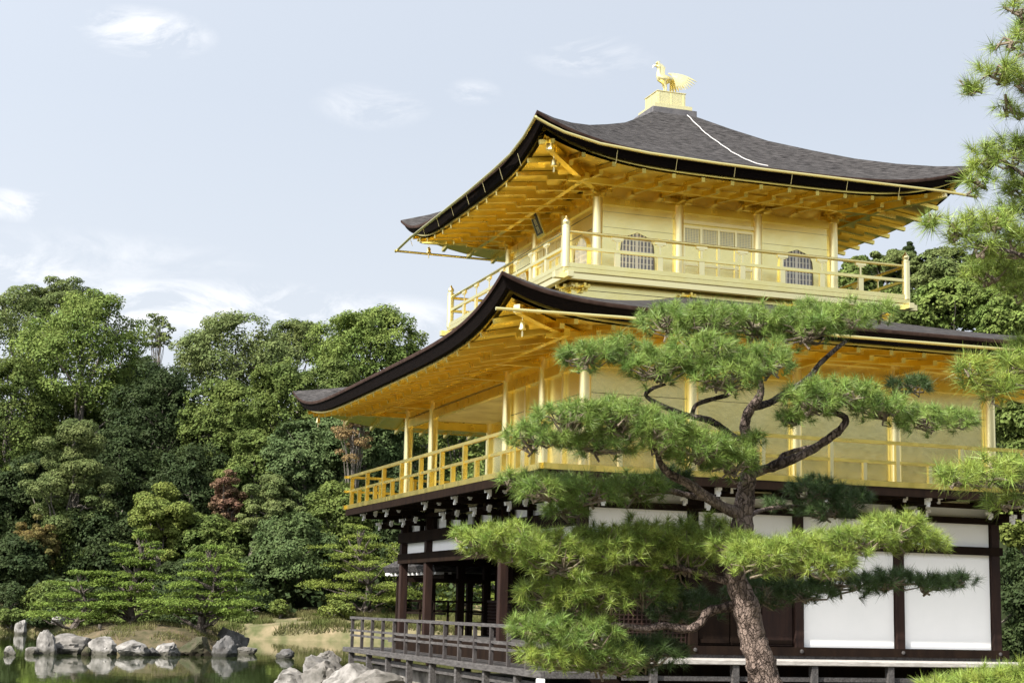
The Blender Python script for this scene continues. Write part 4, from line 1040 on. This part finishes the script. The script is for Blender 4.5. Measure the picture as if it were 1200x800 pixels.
for px, py, rx, ry, dp, kd, mk, lb in (
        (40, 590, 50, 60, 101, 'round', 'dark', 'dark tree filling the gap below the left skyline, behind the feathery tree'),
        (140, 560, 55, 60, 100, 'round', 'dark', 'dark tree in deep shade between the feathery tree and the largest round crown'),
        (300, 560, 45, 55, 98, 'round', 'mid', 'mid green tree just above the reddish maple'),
        (395, 470, 45, 50, 104, 'round', 'mid', 'mid green tree behind the pond-side roof tip'),
        (500, 470, 50, 50, 108, 'round', 'dark', 'dark green tree hidden mostly by the lower roof'),
        (400, 620, 50, 60, 92, 'bush', 'mid', 'mid green bushy tree behind the tall garden pine'),
        (480, 650, 60, 60, 92, 'bush', 'dark', 'dark bushy tree behind the fishing pavilion'),
        (580, 620, 70, 90, 92, 'bush', 'mid', 'green bushy tree far behind the dark open veranda'),
        (300, 690, 45, 36, 86.5, 'bush', 'dark', 'dark bushes under the round glossy evergreen'),
        (225, 690, 50, 38, 88, 'bush', 'dark', 'dark bushes behind the two right island pines'),
        (90, 640, 50, 50, 93, 'bush', 'mid', 'mid green bushes under the feathery tree'),
        (75, 500, 55, 50, 112, 'round', 'mid', 'mid green tree filling in below the largest round crown'),
        (165, 470, 45, 55, 115, 'round', 'dark', 'dark tree under the spindly half-bare one'),
        (20, 560, 50, 50, 106, 'round', 'mid', 'mid green tree by the left edge halfway down the forest'),
        (20, 670, 45, 45, 88, 'bush', 'dark', 'dark bushes along the left far shore')):
    tree(px, py, rx, ry, dp, kd, L[mk], lb, n=6500)
for px, py, rx, ry, dp, kd, mk, lb in (
        (-80, 430, 75, 80, 108, 'round', 'mid', 'round green tree left of the forest part in view, beside the olive crown'),
        (-190, 450, 80, 80, 110, 'round', 'bright', 'bright round tree farther left along the pond forest'),
        (-60, 590, 70, 80, 96, 'bush', 'dark', 'dark bushy tree on the far shore left of the waterline rocks'),
        (-180, 600, 80, 80, 96, 'bush', 'mid', 'green bushy tree farther left on the far shore')):
    tree(px, py, rx, ry, dp, kd, L[mk], lb, n=5000)
def ug_pts(rng, n):
    d_ = rng.uniform(106, 165, n); l_ = rng.uniform(-62, 55, n); x = CAM[0]+.326*d_+.945*l_; y = CAM[1]+.945*d_-.326*l_
    return np.stack([x, y, np.array([hill_z(a, b_) for a, b_ in zip(x, y)])], 1)
rg = np.random.default_rng(9); up_ = ug_pts(rg, 900)
V = leaves(rg, np.concatenate([up_+np.array([0, 0, .6]), np.repeat(rg.uniform(1.0, 2.2, (900, 1)), 3, 1)*np.array([1, 1, .8])], 1), 60000, .45)
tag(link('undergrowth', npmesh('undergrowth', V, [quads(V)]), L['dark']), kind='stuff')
# trees to the right, behind the pavilion
GR = 'trees behind the right side of the pavilion'
tree(1008, 345, 34, 45, 104, 'round', L['mid'], 'green tree just right of the top storey wall', n=6500, group=GR)
tree(1045, 318, 38, 30, 118, 'spray', L['olive'], 'olive tree behind the balcony corner post', n=5500, group=GR)
tree(1066, 308, 13, 26, 120, 'cone', L['dark'], 'small dark pointed conifer on the right skyline', name='conifer_tree', n=2200, group=GR)
tree(1110, 325, 48, 32, 116, 'round', L['olive'], 'olive round tree on the right skyline', n=6500, group=GR)
tree(1175, 325, 50, 40, 112, 'round', L['mid'], 'green tree behind the foreground pine boughs at right', n=6500, group=GR)
tree(1055, 368, 44, 32, 96, 'bush', L['mid'], 'green bushy tree above the lower roof by the white beam end', n=6500, group=GR)
tree(1115, 362, 46, 34, 94, 'bush', L['bright'], 'bright green bushy tree above the lower roof at right', n=6500, group=GR)
tree(1180, 372, 46, 34, 92, 'bush', L['bright'], 'bright green tree above the lower roof at the right edge', n=6500, group=GR)
tree(1215, 490, 66, 85, 56, 'round', L['mid'], 'leafy green tree beside the gold wall at the right edge', n=8000, size=.22, group=GR, zbase=.1)
tree(1212, 612, 46, 40, 50, 'bush', L['yellow'], 'yellow-green tree right of the end column', n=5000, size=.2, group=GR, zbase=.1)
tree(1222, 705, 66, 90, 54, 'bush', L['dark'], 'dark shrubbery tree right of the white plaster wall', n=6000, size=.22, group=GR, zbase=.1)
# pines beyond the pond
garden_pine(155, 618, 741, 46, 73.5, L['pine'], 'upright layered pine in the middle of the island', 8)
garden_pine(242, 634, 748, 64, 72.5, L['pine'], 'widest layered pine on the right half of the island', 8, n=12000)
garden_pine(88, 664, 744, 52, 73, L['pine'], 'low leaning pine on the left end of the island', 5, lean=.15, n=7000)
garden_pine(425, 600, 722, 62, 106, L['pinel'], 'tall light green layered pine on the bank left of the dark columns', 8, n=12000, zbase=.4)
garden_pine(480, 615, 725, 55, 108, L['pinel'], 'light green pine partly hidden behind the dark corner columns', 8, n=9000, zbase=.4)
garden_pine(545, 640, 728, 48, 110, L['pinel'], 'light green pine seen through the open ground-floor veranda', 7, n=8000, zbase=.4)
# ground cover
def scatter_cover(name, n, pts_fn, size, m, seed):
    rng = np.random.default_rng(seed); P = pts_fn(rng, n); n = len(P)
    a = rng.uniform(0, 6.283, n); h = size*(.5+rng.random(n)); lean = rng.normal(size=(n, 2))*.35
    w = h*.10
    b0 = P+np.stack([np.cos(a)*w, np.sin(a)*w, np.zeros(n)], 1); b1 = P-np.stack([np.cos(a)*w, np.sin(a)*w, np.zeros(n)], 1)
    tp = P+np.stack([lean[:, 0]*h, lean[:, 1]*h, h], 1)
    V = np.stack([b0, b1, tp], 1).reshape(-1, 3)
    return tag(link(name, npmesh(name, V, [np.arange(3*n).reshape(n, 3)]), m), kind='stuff')
def bank_pts(rng, n):
    d_ = rng.uniform(101, 108, n); l_ = rng.uniform(-34, 2, n); x = CAM[0]+.326*d_+.945*l_; y = CAM[1]+.945*d_-.326*l_; k = np.array([mnoise.noise((a*.45, b_*.45, 1.)) for a, b_ in zip(x, y)]) > -.05
    x, y = x[k], y[k]; return np.stack([x, y, np.array([hill_z(a, b_)+.05 for a, b_ in zip(x, y)])], 1)
scatter_cover('shore_grass', 90000, bank_pts, .30, L['grass'], 5)
def isl_pts(rng, n):
    x = isl_c[0]+rng.uniform(-5, 5, n); y = isl_c[1]+rng.uniform(-4.5, 4.5, n); z = np.array([isl_z(a, b_) for a, b_ in zip(x, y)])
    k = (z > .0) & (np.array([mnoise.noise((a*.7, b_*.7, 4.)) for a, b_ in zip(x, y)]) > -.12); return np.stack([x, y, z], 1)[k]
scatter_cover('island_grass', 16000, isl_pts, .15, L['grass'], 6)

# ------------------------------------------------------------------ foreground pines
def tufts(rng, P, A, m, Ln, wid):
    """m thin needles round each shoot (position P, axis A)"""
    n = len(P); P = np.repeat(P, m, 0); A = np.repeat(A, m, 0); N_ = len(P)
    r = rng.normal(size=(N_, 3)); r -= A*(r*A).sum(1, keepdims=True); r /= np.linalg.norm(r, axis=1, keepdims=True)
    th = np.radians(10+88*rng.random((N_, 1))**.8); d = A*np.cos(th)+r*np.sin(th)
    st_ = P - A*(Ln*.55*rng.random((N_, 1))); ln = Ln*(.55+.6*rng.random((N_, 1)))*np.repeat(.75+.5*rng.random((n, 1)), m, 0)
    sd_ = np.cross(d, rng.normal(size=(N_, 3))); sd_ /= np.linalg.norm(sd_, axis=1, keepdims=True)
    tip = st_+d*ln+np.array([0, 0, -.06])*ln
    V = np.stack([st_+sd_*wid*.5, st_-sd_*wid*.5, tip], 1).reshape(-1, 3)
    return V
def pad(root, rng, px, py, rx, ry, dep, m, Ln=.098, dens=1., needles=74, wid=.0036, src=None, twm=None):
    c = at(px, py, dep); k = dep/FPX; X, Z = rx*k, ry*k; Yd = X*.85+.05
    n = max(9, int(rx*ry*dens/9.5)); o_ = ORG[root.name]
    a = rng.uniform(0, 6.283, n); q = np.sqrt(rng.random(n)); lx, ly = np.cos(a)*q, np.sin(a)*q
    dome = np.sqrt(np.maximum(0, 1-q*q)); u = rng.random(n)
    lz = np.where(u < .62, dome*(.55+.45*rng.random(n)), (rng.random(n)*1.5-.75)*dome-.12)
    lz += .30*np.sin(lx*6+px)*np.cos(ly*5+py)
    R2, F2 = unit([CR[0], CR[1], 0]), unit([CF[0], CF[1], 0])
    P = c + np.outer(lx*X, R2) + np.outer(ly*Yd, F2) + np.outer(lz*Z, [0, 0, 1])
    A = np.outer(lx*.75, R2)+np.outer(ly*.75, F2)+np.outer(.55+.5*np.maximum(lz, -.3), [0, 0, 1])+rng.normal(size=(n, 3))*.22
    A /= np.linalg.norm(A, axis=1, keepdims=True)
    V = tufts(rng, P, A, needles, Ln, wid) - o_
    po = link('needle_pad', npmesh('needle_pad', V, [np.arange(len(V)).reshape(-1, 3)]), m, root)
    tw = MB(); b_ = c - np.array([0, 0, Z*.45])
    for i in rng.choice(n, min(n, max(6, n//4)), replace=False):
        mid_ = b_*.5+P[i]*.5+rng.normal(size=3)*.03-np.array([0, 0, Z*.18])
        tw.tube([b_+rng.normal(size=3)*X*.12, mid_, P[i]-A[i]*Ln*.5], [.011, .008, .004], 5)
    two = tw.build('twigs', twm or TWIG, root)
    two.parent = po
    return po
def limb(root, name, pts, m):
    """pts: (px, py, width in px, distance)"""
    P = [at(x, y, d) for x, y, w, d in pts]; r = [w*.43/FPX*d for x, y, w, d in pts]
    # smooth resample
    PP, RR = [], []
    for i in range(len(P)-1):
        p0, p1, p2, p3 = P[max(i-1, 0)], P[i], P[i+1], P[min(i+2, len(P)-1)]
        for j in range(5):
            t_ = j/5; PP.append(.5*((2*p1)+(-p0+p2)*t_+(2*p0-5*p1+4*p2-p3)*t_*t_+(-p0+3*p1-3*p2+p3)*t_**3)); RR.append(r[i]+(r[i+1]-r[i])*t_)
    PP.append(P[-1]); RR.append(r[-1])
    RR = [q*(1+.16*mnoise.noise((i*.55, px_seed(name), 0))) for i, q in enumerate(RR)]
    mb = MB(); n = 16; mb.tube(PP, RR, n)
    V = np.array(mb.v)
    for i in range(len(PP)):
        for j in range(n):
            v = V[i*n+j]; dv = v-PP[i]; V[i*n+j] = PP[i]+dv*(1+.22*mnoise.noise(tuple(v*16))+.12*mnoise.noise(tuple(v*40)))
    mb.v = [tuple(v) for v in V]
    return mb.build(name, m, root)
def px_seed(s): return sum(map(ord, s))*.13
DP = 13.5
fp = thing('pine_tree', 'crooked old pine with cloud-like needle pads in front of the gold pavilion', 'pine tree', tuple(at(915, 862, DP)))
limb(fp, 'trunk', [(918, 880, 52, DP), (908, 835, 46, DP), (897, 797, 40, DP), (888, 765, 38, DP), (880, 738, 37, DP), (873, 705, 35, DP), (862, 676, 30, DP), (864, 648, 28, DP), (869, 620, 28, DP), (873, 588, 26, DP), (876, 560, 21, DP), (877, 540, 17.5, DP), (875, 517, 15, DP), (873, 497, 14, DP), (878, 481, 13, DP), (888, 468, 12, DP), (892, 455, 8, DP), (888, 430, 6, DP), (880, 400, 4, DP)], TRUNKP)
BR = [
 [(878, 556, 13, DP), (895, 550, 13, DP), (912, 544, 14, DP-.1), (940, 533, 12, DP-.2), (962, 520, 11, DP-.25), (981, 506, 11, DP-.3), (991, 493, 10, DP-.3), (984, 485, 8, DP-.3), (962, 481, 6, DP-.35), (945, 476, 4, DP-.35)],
 [(870, 602, 16, DP), (852, 596, 14, DP-.1), (830, 583, 14, DP-.25), (805, 566, 12, DP-.35), (786, 556, 12, DP-.45), (775, 545, 9, DP-.5), (770, 531, 6, DP-.55), (760, 515, 4, DP-.6)],
 [(830, 583, 10, DP-.2), (808, 580, 9, DP-.1), (786, 575, 8, DP), (768, 574, 6, DP), (748, 570, 4, DP), (700, 578, 3, DP)],
 [(876, 520, 9, DP), (858, 510, 9, DP-.1), (841, 498, 9, DP-.2), (828, 491, 9, DP-.25), (811, 488, 8, DP-.3), (789, 481, 8, DP-.35), (769, 472, 7, DP-.4), (757, 463, 6, DP-.4), (765, 455, 5, DP-.45), (780, 450, 4, DP-.45)],
 [(811, 486, 6, DP-.3), (816, 474, 6, DP-.3), (836, 467, 6, DP-.3), (855, 461, 6, DP-.35), (850, 446, 4, DP-.4), (830, 430, 3, DP-.4)],
 [(882, 477, 10, DP), (901, 472, 10, DP+.1), (925, 458, 9, DP+.2), (947, 443, 8.5, DP+.2), (960, 427, 7, DP+.2), (976, 412, 6, DP+.2), (992, 399, 5, DP+.2)],
 [(872, 708, 14, DP), (847, 712, 13, DP-.1), (830, 717, 13, DP-.2), (820, 730, 12, DP-.35), (805, 737, 11, DP-.5), (780, 733, 10, DP-.6), (755, 736, 9, DP-.7), (728, 732, 7, DP-.8), (700, 728, 5, DP-.8), (660, 720, 3, DP-.9)],
 [(864, 682, 12, DP), (842, 678, 10, DP-.1), (822, 671, 9, DP-.2), (790, 664, 7, DP-.5), (740, 660, 6, DP-.8), (680, 655, 4, DP-.9), (600, 640, 3, DP-.9)],
 [(870, 664, 9, DP), (890, 668, 8, DP+.1), (918, 668, 7, DP+.2), (945, 671, 7, DP+.3), (968, 679, 6, DP+.35), (1000, 676, 5, DP+.4), (1026, 683, 4, DP+.4), (1080, 684, 3, DP+.4)],
 [(876, 606, 7, DP), (890, 598, 6, DP+.4), (915, 594, 5, DP+.8), (950, 592, 4, DP+1.0), (985, 590, 3, DP+1.0)],
 [(868, 655, 9, DP), (885, 652, 7, DP-.4), (930, 660, 6, DP-.7), (975, 655, 5, DP-.8), (1010, 642, 4, DP-.8), (1050, 630, 3, DP-.8)],
 [(912, 543, 8, DP-.1), (918, 533, 7, DP-.05), (935, 527, 6, DP), (955, 521, 3, DP+.1)],
]
for k, q in enumerate(BR): q = [(x, y, w, DP+(d-DP)*(.3 if k in (6, 7) else 1)) for x, y, w, d in q]; limb(fp, 'branch', q, TRUNKD2 if k in (3, 4, 5) else TRUNKP)
PADS = [  # x, y, half width, half height, depth offset, needle mix
 (785, 378, 42, 24, .3, 0), (835, 374, 45, 24, .0, 0), (890, 380, 48, 24, .25, 0), (945, 385, 45, 24, .1, 0), (990, 370, 40, 20, .2, 0), (1030, 367, 26, 12, .3, 0), (940, 365, 30, 14, .4, 0),
 (690, 418, 36, 22, -.5, 0), (735, 412, 34, 20, -.3, 0), (770, 430, 45, 25, -.5, 0), (825, 412, 50, 24, -.5, 0), (850, 440, 50, 24, -.6, 0), (895, 425, 40, 26, -.4, 0),
 (950, 468, 40, 24, -.5, 0), (990, 462, 46, 22, -.3, 0), (1035, 478, 40, 18, -.2, 0), (1065, 452, 30, 13, .4, 2), (1085, 492, 40, 18, -.1, 0), (1122, 492, 30, 14, 0, 0), (930, 490, 24, 14, -.4, 0),
 (625, 512, 38, 18, -.7, 0), (665, 492, 46, 24, -.7, 0), (725, 490, 50, 25, -.6, 0), (700, 520, 50, 18, -.5, 0), (775, 508, 46, 24, -.7, 0), (820, 525, 46, 26, -.6, 0), (855, 540, 36, 26, -.4, 0), (882, 516, 18, 11, -.4, 0),
 (640, 572, 42, 20, -.5, 0), (690, 578, 48, 22, -.3, 0), (745, 572, 44, 20, -.1, 0), (600, 560, 18, 8, -.5, 0), (665, 598, 30, 10, -.2, 0), (790, 560, 26, 16, .2, 2),
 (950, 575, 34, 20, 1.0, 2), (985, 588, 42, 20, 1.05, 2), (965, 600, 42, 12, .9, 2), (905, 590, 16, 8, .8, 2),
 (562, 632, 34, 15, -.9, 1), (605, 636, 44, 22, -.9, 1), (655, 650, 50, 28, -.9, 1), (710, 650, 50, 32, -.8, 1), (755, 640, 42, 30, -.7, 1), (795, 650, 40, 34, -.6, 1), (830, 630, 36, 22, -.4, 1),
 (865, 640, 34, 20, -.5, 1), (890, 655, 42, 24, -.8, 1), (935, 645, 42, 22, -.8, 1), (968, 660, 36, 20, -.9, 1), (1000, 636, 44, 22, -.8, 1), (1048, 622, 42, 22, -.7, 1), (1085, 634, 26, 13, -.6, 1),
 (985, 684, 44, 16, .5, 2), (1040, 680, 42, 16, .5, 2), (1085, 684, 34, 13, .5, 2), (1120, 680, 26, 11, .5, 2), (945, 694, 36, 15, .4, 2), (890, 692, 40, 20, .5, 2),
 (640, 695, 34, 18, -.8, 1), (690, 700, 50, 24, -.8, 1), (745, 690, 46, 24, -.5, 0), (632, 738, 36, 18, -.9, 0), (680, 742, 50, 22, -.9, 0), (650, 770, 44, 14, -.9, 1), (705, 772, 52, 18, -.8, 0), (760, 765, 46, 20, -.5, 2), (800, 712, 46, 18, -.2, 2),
]
rng = np.random.default_rng(77)
for (x, y, rx, ry, do, mi) in PADS: pad(fp, rng, x, y, rx*(1.06 if y > 600 else .97), ry*(1.12 if y > 600 and x < 840 else .93), DP+do+(.6 if x < 840 and y > 600 else 0), (NEED, NEEDY, NEEDSH)[mi])
# pine leaning in from the right edge
DR = 10.0
rp = thing('pine_tree', 'pine reaching in from the right edge with long yellowish needles and open boughs', 'pine tree', tuple(at(1330, 860, DR)))
limb(rp, 'trunk', [(1330, 880, 70, DR), (1322, 700, 60, DR), (1310, 520, 52, DR), (1318, 340, 44, DR), (1305, 180, 36, DR), (1300, 40, 26, DR), (1290, -120, 14, DR)], TRUNKP)
for q in ([(1305, 150, 14, DR), (1250, 120, 8, DR-.1), (1205, 95, 5, DR-.1), (1170, 84, 3, DR-.1), (1140, 100, 2, DR-.1)],
          [(1312, 270, 16, DR), (1250, 235, 9, DR), (1200, 205, 6, DR), (1170, 185, 4, DR), (1150, 180, 3, DR)],
          [(1316, 350, 16, DR), (1250, 320, 10, DR-.3), (1200, 300, 6, DR-.3), (1150, 285, 4, DR-.3), (1115, 270, 3, DR-.3)],
          [(1312, 480, 14, DR), (1250, 460, 9, DR-.2), (1205, 455, 7, DR-.2), (1170, 445, 5, DR-.2), (1150, 440, 3, DR-.2)],
          [(1312, 600, 14, DR), (1250, 580, 8, DR-.3), (1200, 570, 5, DR-.3), (1150, 565, 4, DR-.3), (1120, 560, 3, DR-.3)],
          [(1300, 60, 12, DR), (1240, 40, 6, DR), (1195, 35, 4, DR)]):
    limb(rp, 'branch', q, TWIG if q[0][2] < 13 else TRUNKD2)
for (x, y, rx, ry, do, dn) in ((1195, 12, 22, 16, 0, .5), (1185, 48, 26, 12, 0, .6), (1215, 40, 30, 30, .2, .6), (1168, 86, 28, 16, -.1, .6), (1140, 102, 12, 5, -.1, .5), (1195, 95, 26, 18, -.1, .6), (1190, 125, 34, 12, .1, .5),
        (1158, 185, 30, 22, 0, .75), (1190, 178, 30, 20, .1, .75), (1150, 212, 24, 12, 0, .6), (1200, 225, 36, 14, .1, .7), (1215, 200, 34, 34, .2, .7),
        (1120, 268, 30, 14, -.3, .6), (1160, 262, 34, 18, -.3, .75), (1185, 290, 34, 24, -.2, .8), (1145, 290, 30, 12, -.3, .6), (1205, 260, 34, 28, 0, .7), (1160, 322, 40, 18, .1, .8), (1200, 335, 44, 24, .2, .8), (1092, 258, 10, 4, -.3, .6),
        (1138, 432, 24, 16, -.2, .75), (1165, 452, 30, 16, -.2, .8), (1190, 430, 28, 20, -.1, .8), (1220, 440, 34, 26, 0, .8), (1195, 405, 22, 10, 0, .6),
        (1125, 558, 28, 16, -.3, .8), (1160, 555, 34, 22, -.3, .9), (1195, 560, 34, 24, -.2, .9), (1225, 560, 34, 26, 0, .8), (1185, 585, 30, 12, -.2, .8)):
    pad(rp, rng, x, y, rx, ry, DR+do, NEEDY, Ln=.115, dens=dn*.50, needles=66, wid=.0034)
# low pine bush in the bottom right corner
lb = thing('pine_bush', 'top of a low pine bush at the bottom right corner', 'bush', tuple(at(1160, 850, 11.5)))
limb(lb, 'trunk', [(1165, 862, 16, 11.5), (1160, 840, 12, 11.5), (1150, 815, 8, 11.5)], TRUNKD)
for (x, y, rx, ry) in ((1110, 806, 34, 14), (1155, 800, 40, 18), (1200, 796, 36, 18), (1180, 812, 50, 22), (1230, 800, 30, 20)):
    pad(lb, rng, x, y, rx, ry, 11.5, NEEDY, Ln=.10)
